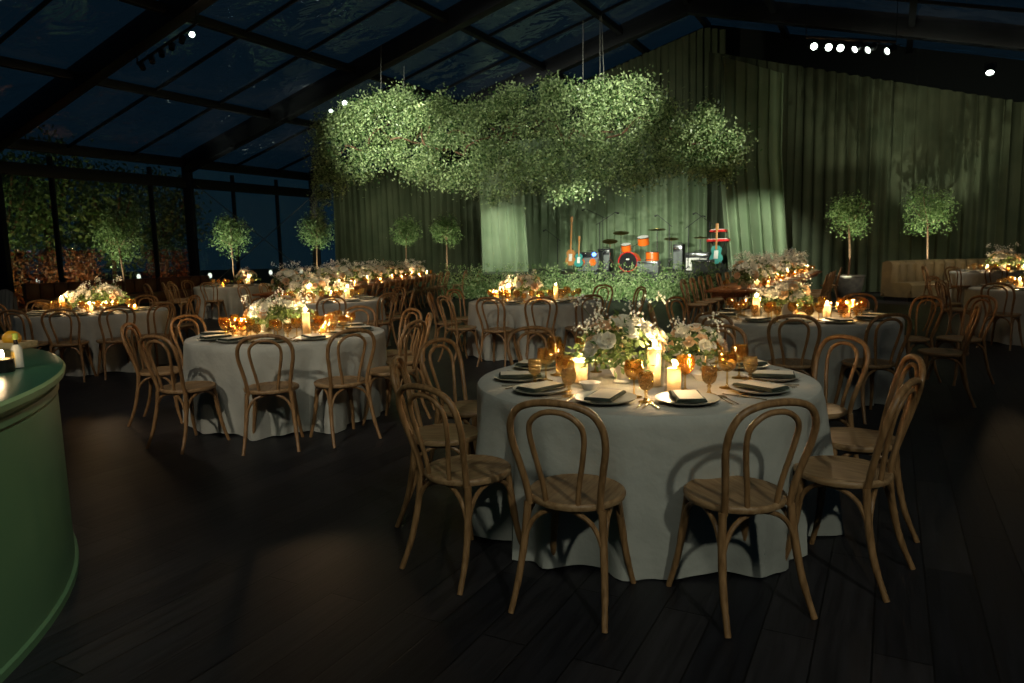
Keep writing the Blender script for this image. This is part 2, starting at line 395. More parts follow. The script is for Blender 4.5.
# ---------------------------------------------------------------- drapes
def drape(label, u, v0, v1, z0, ztop, mat, wl=.24, amp=.07, seed=0, edges=None, group=None, name='curtain', nz=26):
    r = random.Random(seed); n = max(24, int((v1-v0)/wl*9)); ph = [r.random()*6.28 for _ in range(6)]
    vs = []
    for j in range(nz+1):
        t = j/nz
        for i in range(n+1):
            s = i/n; vv = v0+(v1-v0)*s; zt = ztop(vv)
            z = z0+(zt-z0)*t
            if edges: e0, e1 = edges(z); v_ = e0+(e1-e0)*s
            else: v_ = vv
            base = vv
            f = math.sin(base/wl*6.283+ph[0]+.8*math.sin(base*1.7+ph[1])) + .45*math.sin(base/wl*6.283*.47+ph[2]) + .25*math.sin(base/wl*6.283*1.9+ph[3])
            k_ = amp*(.65+.5*math.sin(base*.9+ph[4])*.6)*(1.15-.45*t)
            vs.append(tent(u+f*k_, v_+.03*math.sin(base/wl*6.283+ph[5]+t*2), z))
    b = MB(); b.add(vs, [(j*(n+1)+i, j*(n+1)+i+1, (j+1)*(n+1)+i+1, (j+1)*(n+1)+i) for j in range(nz) for i in range(n)])
    return tag(link(name, b.mesh(name, mat)), label, 'curtain', group)
# high gable drape over the stage
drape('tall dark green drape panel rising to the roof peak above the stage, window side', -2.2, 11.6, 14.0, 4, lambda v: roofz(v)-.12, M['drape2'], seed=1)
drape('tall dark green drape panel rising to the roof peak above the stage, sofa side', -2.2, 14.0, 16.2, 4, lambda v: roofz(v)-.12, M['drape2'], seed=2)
# stage backdrop
for i, (a, c, w) in enumerate(((7.2, 10.2, 'window-side end'), (10.2, 13.4, 'middle'), (13.4, 17.6, 'sofa-side end'))):
    drape('sage green backdrop drape behind the band gear, %s of the stage' % w, -1.9, a, c, 0, lambda v: 5.6, M['drape'], seed=10+i, wl=.36, amp=.13)
# dark green drapes on the window side
for i, (a, c, w) in enumerate(((.35, 2.9, 'next to the cross-braced bay'), (2.9, 5.5, 'behind the potted trees'), (5.5, 8.0, 'beside the tied-back stage curtain'))):
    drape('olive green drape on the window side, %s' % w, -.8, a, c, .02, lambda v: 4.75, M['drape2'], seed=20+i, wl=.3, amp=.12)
# tall drapes on the sofa side
for i in range(5):
    a = 16.0+i*2.6; w = ('next to the tied-back stage curtain', 'behind the round-topped tree in the grey pot', 'behind the end of the curved sofa', 'behind the middle of the curved sofa', 'beyond the flower-topped far table')[i]
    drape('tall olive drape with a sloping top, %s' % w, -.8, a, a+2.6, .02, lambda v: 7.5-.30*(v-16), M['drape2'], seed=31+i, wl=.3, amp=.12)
# tied-back stage curtains
drape('pale sage stage curtain gathered back, window side of the stage', .9, 7.9, 9.9, .02, lambda v: 4.4, M['drape'], seed=41, wl=.34, amp=.15,
      edges=lambda z: (8.55-.1*min(1, z/4), 10.45-.25*min(1, z/4)))
drape('pale sage stage curtain gathered back, sofa side of the stage', .9, 16.0, 18.4, .02, lambda v: 6.9-.3*(v-16), M['drape'], seed=42, wl=.42, amp=.15,
      edges=lambda z: (17.15-.45*min(1, max(0, (z-.2)/3.6))**.7, 18.75-.3*min(1, max(0, z/4.0))))

# ================================================================ STAGE
SZ = .74
b = MB(); tent_box(b, -1.7, 3.3, 8.8, 17.3, 0.0, SZ)
tag(link('stage_platform', b.mesh('stage', M['black'], False)), 'low black stage platform edged with meadow greenery', 'stage')

def bloom_mesh(name, mat, R_=.045, rings=((.28, 5, 75), (.62, 6, 52), (1.0, 7, 22)), seed=0):
    r = random.Random(seed); b = MB()
    for rad, n, tilt in rings:
        for k in range(n):
            a = 2*PI*k/n+rad*3+r.uniform(-.15, .15); w = R_*(.5+.35*rad); L_ = R_*(.75+.35*rad)
            tl = R(tilt+r.uniform(-8, 8)); vs = []
            for i in range(4):
                for j in range(3):
                    s = (j-1); t = i/3
                    x = L_*t; cup = R_*.35*math.sin(t*PI*.9)*1
                    wx = w*math.sin((.25+.75*t)*PI*.62)*s*(1 if t < .95 else .7)
                    px = R_*.12*rad*2+x*math.cos(tl)+cup*math.sin(tl)*.6; pz = x*math.sin(tl)-cup*.25+abs(s)*R_*.14
                    vs.append(Vector((px*math.cos(a)-wx*math.sin(a), px*math.sin(a)+wx*math.cos(a), pz-R_*.1)))
            b.add(vs, [(i*3+j, i*3+j+1, (i+1)*3+j+1, (i+1)*3+j) for i in range(3) for j in range(2)])
    b.ball((0, 0, R_*.1), R_*.18, 8, 5)
    return b.mesh(name, mat)
ROSE = [bloom_mesh('garden_rose', M['petal'], seed=1), bloom_mesh('garden_rose', M['peach'], seed=2), bloom_mesh('garden_rose', M['petal'], seed=3, R_=.05)]
SMALL = bloom_mesh('small_blossom', M['petal'], .024, ((.5, 5, 50), (1, 6, 15)), 4)

def sprays(name, stems, mat_f, mat_s, fl=.009, nfl=16, spread=.028, seed=0):
    r = random.Random(seed); b = MB()
    for p, q in stems:
        p = Vector(p); q = Vector(q); b.mat(mat_s)
        mid = (p+q)/2+Vector((r.uniform(-.02, .02), r.uniform(-.02, .02), .02)); b.tube(spline([p, mid, q], 3), .0015, 4)
        b.mat(mat_f)
        for k in range(nfl):
            c = q+Vector((r.gauss(0, spread), r.gauss(0, spread), r.gauss(0, spread*.8))); s = fl*r.uniform(.6, 1.2)
            b.add([c+Vector(d)*s for d in ((1, 0, 0), (-1, 0, 0), (0, 1, 0), (0, -1, 0), (0, 0, 1), (0, 0, -1))],
                  [(0, 2, 4), (2, 1, 4), (1, 3, 4), (3, 0, 4), (2, 0, 5), (1, 2, 5), (3, 1, 5), (0, 3, 5)])
    return b.mesh(name, None, False)

def arrangement(seed, w=.34, h=.34, d=.26, nb=24, nl=420, vase_r=.07, vase_h=.13, tall=6, bs=1.0):
    r = random.Random(seed); vz = vase_h
    P = []
    while len(P) < nl:
        x, y, z = r.gauss(0, .5), r.gauss(0, .5), r.random()
        if x*x+y*y > 1.1: continue
        k = (1-.45*z); P.append((x*w*k, y*d*k, vz-.03+z*h*(1-.3*(x*x+y*y))))
    fol = leaves('foliage', P, .055, M['leafb'], .5)
    parts = [('vase', VASE), ('foliage', fol)]
    st = []
    for k in range(tall+6):
        a = r.random()*2*PI; rr = r.uniform(.3, 1.0); q = Vector((math.cos(a)*w*rr*.8, math.sin(a)*d*rr*.8, vz+h*r.uniform(.75, 1.25) if k < tall else vz+h*r.uniform(.3, .7)))
        st.append((Vector((0, 0, vz)), q))
    parts.append(('filler_sprays', sprays('filler_sprays', st, M['petal'], M['leafb'], seed=seed)))
    for k in range(nb):
        a = 2*PI*k*.618+r.uniform(-.3, .3); e = r.uniform(.05, 1)**.8
        n = Vector((math.cos(a)*math.cos(e*PI/2), math.sin(a)*math.cos(e*PI/2), math.sin(e*PI/2)))
        s = r.uniform(.75, 1.0)
        pos = Vector((n.x*w*.72*s, n.y*d*.75*s, vz+.02+n.z*h*.8*s)); ro = n.to_track_quat('Z', 'Y').to_euler()
        parts.append(('blossom', r.choice(ROSE+[SMALL]), pos, ro, r.uniform(.6, 1.0)*bs))
    return parts
b = MB(); b.lathe([(.045, 0), (.05, .005), (.035, .02), (.05, .04), (.075, .09), (.08, .13), (.074, .128), (.04, .05), (.0, .05)], 20); VASE = b.mesh('vase', M['ceramic'])
ARR = [arrangement(100+i, h=.23, nb=36, tall=4) for i in range(3)]
ARR_BIG = arrangement(120, w=.4, h=.28, d=.3, nb=52, nl=620, tall=9)
ARR_RUN = [arrangement(130+i, w=.5, h=.3, d=.26, nb=40, nl=420, bs=1.15, tall=12) for i in range(3)]

# meadow greenery along the stage edge
def meadow(seed):
    r = random.Random(seed); P = []; S = []
    for k in range(1750):
        x = r.uniform(-.42, .42); y = r.gauss(0, .14); z = abs(r.gauss(0, .33)); z = z if z < .78 else r.random()*.7
        P.append((x, y, z+.03)); 
    fol = leaves('foliage', P, .085, M['meadow'], .4, droop=-.5)
    st = []
    for k in range(16):
        x = r.uniform(-.4, .4); y = r.gauss(0, .1); st.append(((x, y, .4), (x+r.uniform(-.1, .1), y+r.uniform(-.1, .1), r.uniform(.7, 1.05))))
    sp = sprays('grass_sprays', st, M['meadow'], M['meadow'], .022, 8, .06, seed)
    b = MB(); b.box(-.42, .42, -.08, .08, 0, .1, bev=.01); tr = b.mesh('trough', M['black'])
    return [('trough', tr), ('foliage', fol), ('grass_sprays', sp)]
MEA = [meadow(i) for i in range(3)]
NM = 10
for k in range(NM):
    p = tent(3.8, 9.1+k*.86); 
    build('stage_edge_plant', MEA[k % 3], 'meadow planting trough along the stage front, number %d of ten counted from the window side' % (k+1) if 0 else
          'leafy meadow trough on the stage front, ' + ('first from the window side', 'second from the window side', 'third from the window side', 'fourth from the window side', 'below the amplifier', 'just before the drum kit', 'below the grey wedge monitor', 'third from the sofa side', 'second from the sofa side', 'last on the sofa side')[k],
          'plant', 'meadow troughs along the stage edge', p, -AZ)

# ---- band gear (u,v positions on the deck; sizes in metres)
def onstage(x, u, z=SZ):
    # v so that the point on the deck lines up with picture column x
    best = min((abs(0), 0), (0, 0)); lo, hi = 7.0, 19.0
    for _ in range(40):
        v = (lo+hi)/2; p = tent(u, v, z)-Vector((0, 0, H)); px = 512+F*(p.dot(cR))/p.dot(fw)
        if px < x: lo = v
        else: hi = v
    return tent(u, v, z)
rzs = -AZ
def drum(r, h, shell, head, tilt=0):
    b = MB(); b.lathe([(r, 0), (r, h)], 28, closed=True); s = b.mesh('shell', shell)
    b = MB(); b.lathe([(0, 0), (r*1.01, 0), (r*1.01, .012), (0, .012)], 28); hd = b.mesh('drumhead', head)
    b = MB(); b.tube([(r*1.03*math.cos(a), r*1.03*math.sin(a), 0) for a in [2*PI*k/28 for k in range(28)]], .012, 6, closed=True); hp = b.mesh('hoop', M['chrome'])
    return s, hd, hp
bs, bh, bp = drum(.29, .4, M['orange'], M['drumhead'])
b = MB(); b.tube([(.3*math.cos(a), .3*math.sin(a), 0) for a in [2*PI*k/28 for k in range(28)]], .018, 6, closed=True); rim = b.mesh('hoop', M['red'])
ts, th, tp = drum(.15, .2, M['orange'], M['white']); fs, fh, fp = drum(.2, .34, M['orange'], M['white'])
fr = (PI/2, 0, 0)
b = MB(); b.box(-.05, .05, -.02, .02, -.03, .03, bev=.005); badge = b.mesh('badge', M['white'])
bsp = []
for x in (-.24, .24):
    b = MB(); b.tube([(x, -.02, .2), (x*1.4, -.2, 0)], .012, 6); bsp.append(b.mesh('spur', M['chrome']))
p = onstage(632, 1.2)
def tomlegs(r, h):
    out = []
    for k in range(3):
        a = k*2.1; b = MB(); b.tube([(r*math.cos(a), r*math.sin(a), h*.7), (r*math.cos(a), r*math.sin(a), 0)], .009, 6); out.append(('leg', b.mesh('leg', M['chrome']), (0, 0, -.24)))
    return out
b = MB(); b.tube([(0, 0, .55), (0, 0, .85)], .014, 6); b.tube([(0, 0, .75), (-.16, -.02, .8)], .01, 6); b.tube([(0, 0, .75), (.22, -.02, .86)], .01, 6); tomarm = b.mesh('tom_arm', M['chrome'])
build('drum_kit', [
    ('bass_drum', bs, (0, 0, .3), fr, 1, [('drumhead', bh, (0, 0, .385)), ('front_hoop', rim, (0, 0, .4)), ('badge', badge, (0, .08, .4), (0, 0, 0))]),
    ('spur', bsp[0]), ('spur', bsp[1]), ('tom_arm', tomarm),
    ('rack_tom', ts, (-.18, 0, .64), (.3, 0, 0), 1, [('drumhead', th, (0, 0, .2)), ('hoop', tp, (0, 0, .2))]),
    ('rack_tom', ts, (.38, -.02, .82), (.3, 0, 0), 1.15, [('drumhead', th, (0, 0, .2)), ('hoop', tp, (0, 0, .2))]),
    ('floor_tom', fs, (.62, .1, .24), (0, 0, 0), 1, [('drumhead', fh, (0, 0, .34)), ('hoop', fp, (0, 0, .34)), *tomlegs(.2, .3)]),
], 'orange drum kit with a black bass drumhead and red hoop on the stage', 'drum kit', None, p, rzs)
def cymbal(x, u, h, r=.24, tilt=.25, what=''):
    b = MB(); b.tube([(0, 0, .3), (0, 0, h)], .012, 6); pole = b.mesh('pole', M['chrome'])
    b = MB(); b.lathe([(.001, .03), (.03, .028), (.05, .012), (r, -.01), (r, -.016), (.05, .006), (.001, .02)], 26); d = b.mesh('cymbal_disc', M['brass'])
    legs = []
    b = MB(); b.tube([(0, 0, .4), (.28, 0, 0)], .009, 6); lg = b.mesh('leg', M['chrome'])
    for k in range(3): legs.append(('leg', lg, (0, 0, 0), (0, 0, k*2*PI/3)))
    build('cymbal_stand', [('pole', pole), ('cymbal_disc', d, (0, 0, h), (tilt, tilt*.4, 0))]+legs, 'cymbal on a chrome tripod stand ' + what, 'cymbal', None, onstage(x, u), rzs)
cymbal(610, 1.5, .95, .24, .3, 'beside the amplifier side of the drum kit'); cymbal(621, .6, 1.22, .26, .25, 'above the bass drum')
cymbal(657, .8, 1.28, .27, -.1, 'above the floor tom'); cymbal(671, .9, .98, .22, .2, 'at the sofa side of the drum kit'); cymbal(700, .6, 1.0, .22, .1, 'behind the silver amplifier')
def mic(x, u, h, bx, what, boom=.5):
    b = MB(); b.tube([(0, 0, .1), (0, 0, h)], .012, 6); pole = b.mesh('pole', M['black'])
    b = MB(); b.tube([(-bx*.25, 0, h-.06), (bx, 0, h+boom*.6)], .009, 6); bo = b.mesh('boom', M['black'])
    b = MB(); b.tube([(bx, 0, h+boom*.6), (bx*1.1, 0, h+boom*.6-.02), (bx*1.22, 0, h+boom*.6-.04)], [.014, .018, .03], 8); mc = b.mesh('microphone', M['black'])
    b = MB(); b.tube([(0, 0, .16), (.3, 0, 0)], .01, 6); lg = b.mesh('leg', M['black'])
    build('microphone_stand', [('pole', pole), ('boom', bo, (0, 0, 0), (0, 0, 0), 1, [('microphone', mc)])]+[('leg', lg, (0, 0, 0), (0, 0, k*2*PI/3+.4)) for k in range(3)],
          'black boom microphone stand ' + what, 'microphone stand', None, onstage(x, u), rzs)
mic(558, 2.2, 1.05, -.4, 'in front of the upright guitar on stage'); mic(600, 2.0, 1.5, .5, 'between amplifier and drum kit')
mic(603, .2, 1.75, -.6, 'behind the drum kit with a high boom'); mic(669, 2.4, 1.35, -.35, 'in front of the floor tom'); mic(688, 1.8, 1.3, .4, 'beside the silver amplifier'); mic(709, 1.6, 1.4, -.4, 'beside the red keyboard')
def boxamp(x, u, w, h, d, mat, what, name='amplifier', grille=M['grey'], lamp=False, tilt=0):
    b = MB(); b.box(-w/2, w/2, -d/2, d/2, 0, h, bev=.02); body = b.mesh('cabinet', mat)
    b = MB(); b.box(-w*.44, w*.44, -d/2-.012, -d/2+.01, h*.06, h*.72, bev=.005); g = b.mesh('speaker_grille', grille)
    b = MB(); b.box(-w*.44, w*.44, -d/2-.012, -d/2+.01, h*.78, h*.94, bev=.005); c = b.mesh('control_panel', M['chrome'])
    b = MB(); b.tube(spline([(-.1, 0, h), (-.09, 0, h+.04), (.09, 0, h+.04), (.1, 0, h)], 4), .01, 6); hd = b.mesh('handle', M['black'])
    sp = [('cabinet', body), ('speaker_grille', g), ('control_panel', c), ('handle', hd)]
    if lamp:
        b = MB(); b.ball((w*.3, -d/2-.03, h*.88), .06, 10, 7); sp.append(('pilot_lamp', b.mesh('pilot_lamp', M['blue'])))
        b = MB()
        for sx in (-.2, .18):
            b.lathe([(.09, 0), (.115, .01), (.115, .0), (.09, -.005)], 20, Matrix.Translation((sx, -d/2-.02, h*.5)) @ Matrix.Rotation(PI/2, 4, 'X'))
        sp.append(('speaker_ring', b.mesh('speaker_ring', M['orange'])))
    return build(name, sp, what, 'amplifier', None, onstage(x, u), rzs, rot=(tilt, 0, rzs))
boxamp(590, 1.6, .75, .62, .4, M['black'], 'black amplifier with a glowing blue lamp and two orange speaker rings', lamp=True)
boxamp(606, 1.0, .4, .72, .4, M['black'], 'narrow black speaker cabinet between the amplifier and the cymbals')
boxamp(698, 1.6, .7, .55, .35, M['black'], 'silver-faced guitar amplifier at the sofa side of the stage', grille=M['white'])
boxamp(703, 2.9, .55, .36, .35, M['grey'], 'grey wedge monitor in front of the silver-faced amplifier', name='stage_monitor')
boxamp(649, 2.8, .62, .34, .35, M['grey'], 'grey wedge monitor in front of the orange drum kit', name='stage_monitor')
boxamp(679, 1.0, .3, .8, .35, M['black'], 'slim black speaker box behind the drum kit, sofa side', name='stage_speaker')
def guitar(x, u, body, h, what, sc=1, tilt=.12):
    prof = [(0, -.24), (.1, -.22), (.16, -.14), (.14, -.05), (.1, 0), (.12, .06), (.13, .12), (.08, .18), (.03, .2)]
    out = [Vector((a, 0, z)) for a, z in prof]+[Vector((-a, 0, z)) for a, z in reversed(prof[1:])]
    n = len(out); b = MB(); vs = [p+Vector((0, -.02, 0)) for p in out]+[p+Vector((0, .02, 0)) for p in out]
    b.add(vs, [tuple(range(n)), tuple(range(2*n-1, n-1, -1))]+[(i, i+n, (i+1) % n+n, (i+1) % n) for i in range(n)]); bd = b.mesh('body', body)
    b = MB(); b.box(-.022, .022, -.03, -.012, .1, h, bev=.004); b.box(-.035, .035, -.03, -.015, h, h+.16, bev=.006); nk = b.mesh('neck', M['guitar'])
    b = MB(); b.box(-.05, .05, -.03, -.02, -.12, .08, bev=.004); pg = b.mesh('pickguard', M['white'])
    b = MB(); b.tube([(0, .1, .25), (0, .05, -.3)], .012, 6)
    for s in (-1, 1): b.tube([(0, .08, 0), (s*.18, -.12, -.42)], .01, 6)
    b.tube([(0, .08, 0), (0, .3, -.42)], .01, 6); st = b.mesh('stand', M['black'])
    p = onstage(x, u); p.z += .42*sc
    build('guitar', [('body', bd), ('neck', nk), ('pickguard', pg), ('stand', st)], what, 'guitar', None, p, rzs, rot=(-tilt, 0, rzs), sc=sc)
guitar(571, 1.7, M['guitar'], .95, 'tall maple guitar upright on a stand at the window side of the stage', 1.15)
guitar(579, 2.0, M['teal'], .6, 'pale teal guitar leaning beside the maple guitar', .95)
guitar(716, 2.2, M['teal'], .55, 'teal and white guitar leaning below the red keyboard', 1.2)
for zz, nm, w in ((.85, 'lower', .62), (1.12, 'upper', .45)):
    b = MB(); b.box(-w/2, w/2, -.14, .14, 0, .07, bev=.01); kb = b.mesh('case', M['red'])
    b = MB(); b.box(-w/2+.03, w/2-.03, -.13, -.02, .071, .085, bev=.004); ky = b.mesh('keys', M['white'])
    p = onstage(718, 1.6); p.z += zz
    build('keyboard', [('case', kb), ('keys', ky)], 'red stage keyboard on the %s tier of the stand' % nm, 'keyboard', None, p, rzs)
b = MB()
for s in (-1, 1):
    b.tube([(s*.22, 0, 0), (-s*.2, 0, .84)], .015, 6); b.tube([(s*.2, .16, .5), (s*.2, .16, 1.11)], .012, 6); b.tube([(s*.2, .16, 1.11), (s*.2, -.12, 1.11)], .012, 6)
    b.tube([(-.25, s*.13, .845), (.25, s*.13, .845)], .012, 6)
tag(link('keyboard_stand', b.mesh('keyboard_stand', M['black']), None, onstage(718, 1.6), (0, 0, rzs)), 'black two-tier stand carrying the red keyboards', 'stand')

# ================================================================ HANGING GREENERY
A_ = atY(312, 150, 19.0); B_ = atY(742, 140, 15.0)
topP = [(310, 128), (315, 118), (347, 101), (385, 87), (407, 82), (419, 100), (444, 88), (470, 98), (489, 95), (514, 79), (546, 72), (578, 84), (600, 78), (617, 76), (652, 74), (666, 98), (684, 108), (710, 99), (719, 117), (737, 127), (748, 140)]
botP = [(310, 165), (315, 175), (352, 182), (400, 176), (430, 182), (474, 190), (494, 196), (535, 190), (564, 195), (600, 186), (631, 187), (657, 175), (684, 177), (719, 174), (730, 168), (737, 148), (748, 143)]
def interp(T, x):
    for (a, ya), (c, yc) in zip(T, T[1:]):
        if x <= c: return ya+(yc-ya)*max(0, (x-a))/(c-a)
    return T[-1][1]
def chand_pt(x, y, depth):
    Y = 19.0+(15.0-19.0)*(x-312)/430
    p = atY(x, y, Y); return p+AX*depth
P = []; S = []
for k in range(1750):       # sprays of leaves on twigs
    x = 318+418*(k+random.random())/1750; yt = interp(topP, x); yb = interp(botP, x)
    t = random.random(); y = yt+5+(yb-yt-8)*t
    if k % 4 == 0: y = yt+4+random.random()*14
    if math.sin(x*.083+1.3)*math.sin(y*.11+x*.021) > .6: continue
    dd = random.uniform(-.8, .8)*math.sin(PI*min(1, max(0, (x-318)/425)))
    c = chand_pt(x, y+6-2*t, 0)+(chand_pt(x, y, 0)-Vector((0, 0, H))).normalized()*dd; rad = .085+random.random()*.115
    n = random.randint(36, 60)
    q = rng.normal(size=(n, 3))*[rad, rad, rad*.85]
    P.append(np.array(c)+q)
for x, y0, y1, n in ((316, 165, 215, 70), (322, 165, 236, 120), (328, 170, 205, 60), (494, 190, 204, 30), (725, 165, 182, 30), (340, 175, 196, 40), (560, 190, 202, 30)):
    for k in range(n):
        c = chand_pt(x+random.gauss(0, 1.2), y0+(y1-y0)*k/n, random.uniform(-.1, .1)); P.append((np.array(c)+rng.normal(size=(5, 3))*.06))
P = np.concatenate(P)
org = (A_+B_)/2
fol = leaves('foliage', P-np.array(org), .072, M['leaf'], .52, .3, droop=.3)
b = MB()
for k in range(9):
    pts = []
    x0 = 322+k*44; 
    for j in range(7):
        x = x0+j*11; x = min(x, 738); pts.append(chand_pt(x, (interp(topP, x)+interp(botP, x))/2+random.uniform(-14, 14), random.uniform(-.4, .4))-org)
    b.tube(spline(pts, 4), .022, 5)
twig = b.mesh('branches', M['bark'])
spec = [('foliage', fol), ('branches', twig)]
for x, y in ((381, 45), (404, 66), (583, 20), (600, 15), (601.5, 15)):
    top = chand_pt(x, y, 0)
    bot = chand_pt(x+(0 if x != 601.5 else 3), interp(topP, x)+16, 0)
    b = MB(); b.tube([top-org, bot-org], .007, 5); spec.append(('cable', b.mesh('cable', M['cable'])))
build('hanging_greenery', spec, 'long cloud of leafy green branches hung on cables above the stage front', 'hanging greenery', None, org)

# ================================================================ CHAIRS
def sh(p): return Vector(p)
def chair_parts():
    pr = []
    b = MB(); b.lathe([(0, .462), (.12, .460), (.17, .463), (.195, .468), (.203, .462), (.205, .452), (.2, .44), (.18, .432), (0, .432)], 36)
    seat = b.mesh('seat', M['seatwood'])
    half = [(.150, -.150, .435), (.158, -.165, .52), (.176, -.190, .62), (.193, -.215, .71), (.189, -.238, .79), (.152, -.252, .85), (.082, -.260, .878), (0, -.262, .885)]
    pts = half+[(-x, y, z) for x, y, z in reversed(half[:-1])]
    b = MB(); b.tube(spline(pts, 5), .0145, 12); hoop = b.mesh('back_hoop', M['wood'])
    half = [(.066, -.176, .45), (.076, -.187, .54), (.098, -.207, .65), (.112, -.228, .745), (.102, -.243, .80), (.056, -.252, .838), (0, -.254, .848)]
    pts = half+[(-x, y, z) for x, y, z in reversed(half[:-1])]
    b = MB(); b.tube(spline(pts, 5), .0115, 10); inner = b.mesh('inner_hoop', M['wood'])
    b = MB(); b.tube(spline([(.158, -.150, .445), (.168, -.165, .30), (.182, -.200, .14), (.198, -.255, 0)], 5), [.0165]*8+[.015]*4+[.013]*4, 10); rl = b.mesh('leg', M['wood'])
    b = MB(); b.tube(spline([(-.158, -.150, .445), (-.168, -.165, .30), (-.182, -.200, .14), (-.198, -.255, 0)], 5), [.0165]*8+[.015]*4+[.013]*4, 10); rl2 = b.mesh('leg', M['wood'])
    fl = []
    for s in (1, -1):
        b = MB(); b.tube(spline([(s*.135, .125, .44), (s*.150, .135, .30), (s*.170, .155, .14), (s*.190, .190, 0)], 5), [.018]*8+[.015]*4+[.013]*4, 10); fl.append(b.mesh('leg', M['wood']))
    def arch(p, q, c):
        p, q, c = Vector(p), Vector(q), Vector(c)
        f = lambda e, t, z: Vector((e.x+(c.x-e.x)*t, e.y+(c.y-e.y)*t, z))
        b = MB(); b.tube(spline([p, f(p, .10, .325), f(p, .30, .385), f(p, .62, .418), c, f(q, .62, .418), f(q, .30, .385), f(q, .10, .325), q], 3), .0105, 8); return b.mesh('brace', M['wood'])
    br = [arch((.172, -.170, .25), (-.172, -.170, .25), (0, -.150, .428)), arch((.155, .140, .25), (-.155, .140, .25), (0, .130, .428)),
          arch((.172, -.170, .25), (.155, .140, .25), (.155, 0, .428)), arch((-.172, -.170, .25), (-.155, .140, .25), (-.155, 0, .428))]
    return [('seat', seat), ('back_hoop', hoop), ('inner_hoop', inner), ('leg', rl), ('leg', rl2), ('leg', fl[0]), ('leg', fl[1])]+[('brace', m_) for m_ in br]
CH = chair_parts()
CH_FAR = CH
def chair(px, py, tx, ty, label, group):
    """chair whose seat centre stands at px,py and which faces tx,ty"""
    a = math.atan2(ty-py, tx-px)-PI/2
    return build('bentwood_chair', CH, label, 'chair', group, (px, py, 0), a)
HOURS = ['twelve', 'one', 'two', 'three', 'four', 'five', 'six', 'seven', 'eight', 'nine', 'ten', 'eleven']
def hour(a): return HOURS[int(round(((90-a) % 360)/30)) % 12]

# ================================================================ TABLE WARE
b = MB(); b.lathe([(0, .004), (.085, .004), (.1, .006), (.142, .02), (.145, .024), (.14, .023), (.098, .011), (0, .009)], 40); PLATE = b.mesh('dinner_plate', M['plate'])
b = MB(); b.lathe([(0, .0), (.06, .0), (.075, .003), (.108, .014), (.11, .017), (.1, .014), (.07, .007), (0, .006)], 32); SPLATE = b.mesh('side_plate', M['plate'])
def napkin_mesh():
    b = MB(); 
    for k, (w, l, z) in enumerate(((.058, .125, 0), (.057, .123, .006), (.055, .12, .012))):
        n = 8; vs = []
        for i in range(n+1):
            for j in range(n+1):
                x = -w+2*w*i/n; y = -l+2*l*j/n; vs.append((x+.002*math.sin(y*40+k), y+.002*math.sin(x*60), z+.002*math.sin(x*50+y*30)+.005))
        for i in range(n+1):
            for j in range(n+1):
                x = -w+2*w*i/n; y = -l+2*l*j/n; vs.append((x, y, z))
        N = (n+1)**2; fs = []
        for i in range(n):
            for j in range(n):
                a = i*(n+1)+j; fs.append((a, a+n+1, a+n+2, a+1)); fs.append((N+a, N+a+1, N+a+n+2, N+a+n+1))
        for i in range(n):
            fs += [(i*(n+1), N+i*(n+1), N+(i+1)*(n+1), (i+1)*(n+1)), (i*(n+1)+n, (i+1)*(n+1)+n, N+(i+1)*(n+1)+n, N+i*(n+1)+n), (i, i+1, N+i+1, N+i), (n*(n+1)+i, N+n*(n+1)+i, N+n*(n+1)+i+1, n*(n+1)+i+1)]
        b.add(vs, fs)
    return b.mesh('napkin', M['napkin'])
NAP = napkin_mesh()
b = MB(); b.box(-.054, .054, -.1, .1, 0, .0015); CARD = b.mesh('menu_card', M['card'], False)
def fork():
    b = MB(); b.tube([(0, -.1, .004), (0, -.02, .004), (0, .04, .006)], [.0035, .003, .003], 6, flat=.5)
    b.box(-.011, .011, .04, .055, .004, .006); 
    for k in range(4): b.box(-.011+k*.0067, -.0085+k*.0067, .055, .095, .004, .006)
    return b.mesh('fork', M['steel'])
def knife():
    b = MB(); b.tube([(0, -.11, .004), (0, -.02, .004)], [.005, .004], 6, flat=.6); b.box(-.006, .007, -.02, .11, .003, .005); return b.mesh('knife', M['steel'])
FORK, KNIFE = fork(), knife()
def goblet(kind):
    if kind == 'wine':
        bowl = [(.004, .078), (.018, .082), (.036, .098), (.044, .122), (.044, .145), (.038, .168), (.0365, .168), (.042, .145), (.042, .122), (.034, .1), (.016, .085), (.0, .083)]
        stem = [(.036, 0), (.036, .003), (.012, .008), (.005, .016), (.0042, .05), (.005, .078), (.0, .082)]
    else:
        bowl = [(.004, .052), (.016, .055), (.03, .068), (.036, .092), (.034, .118), (.032, .134), (.0308, .134), (.032, .118), (.034, .092), (.028, .07), (.014, .058), (.0, .057)]
        stem = [(.034, 0), (.034, .003), (.014, .009), (.008, .018), (.0065, .035), (.011, .043), (.006, .052), (0, .055)]
    b = MB(); b.lathe(bowl, 22, closed=True); bm = b.mesh('bowl', M['amber'] if kind != 'wine' else M['amber2'])
    b = MB(); b.lathe(stem, 18, closed=True); sm = b.mesh('stem', M['amber2'])
    return [('bowl', bm), ('stem', sm)]
GOB = {'wine': goblet('wine'), 'water': goblet('water')}
for k in GOB:   # single-mesh glasses for the far tables
    pass
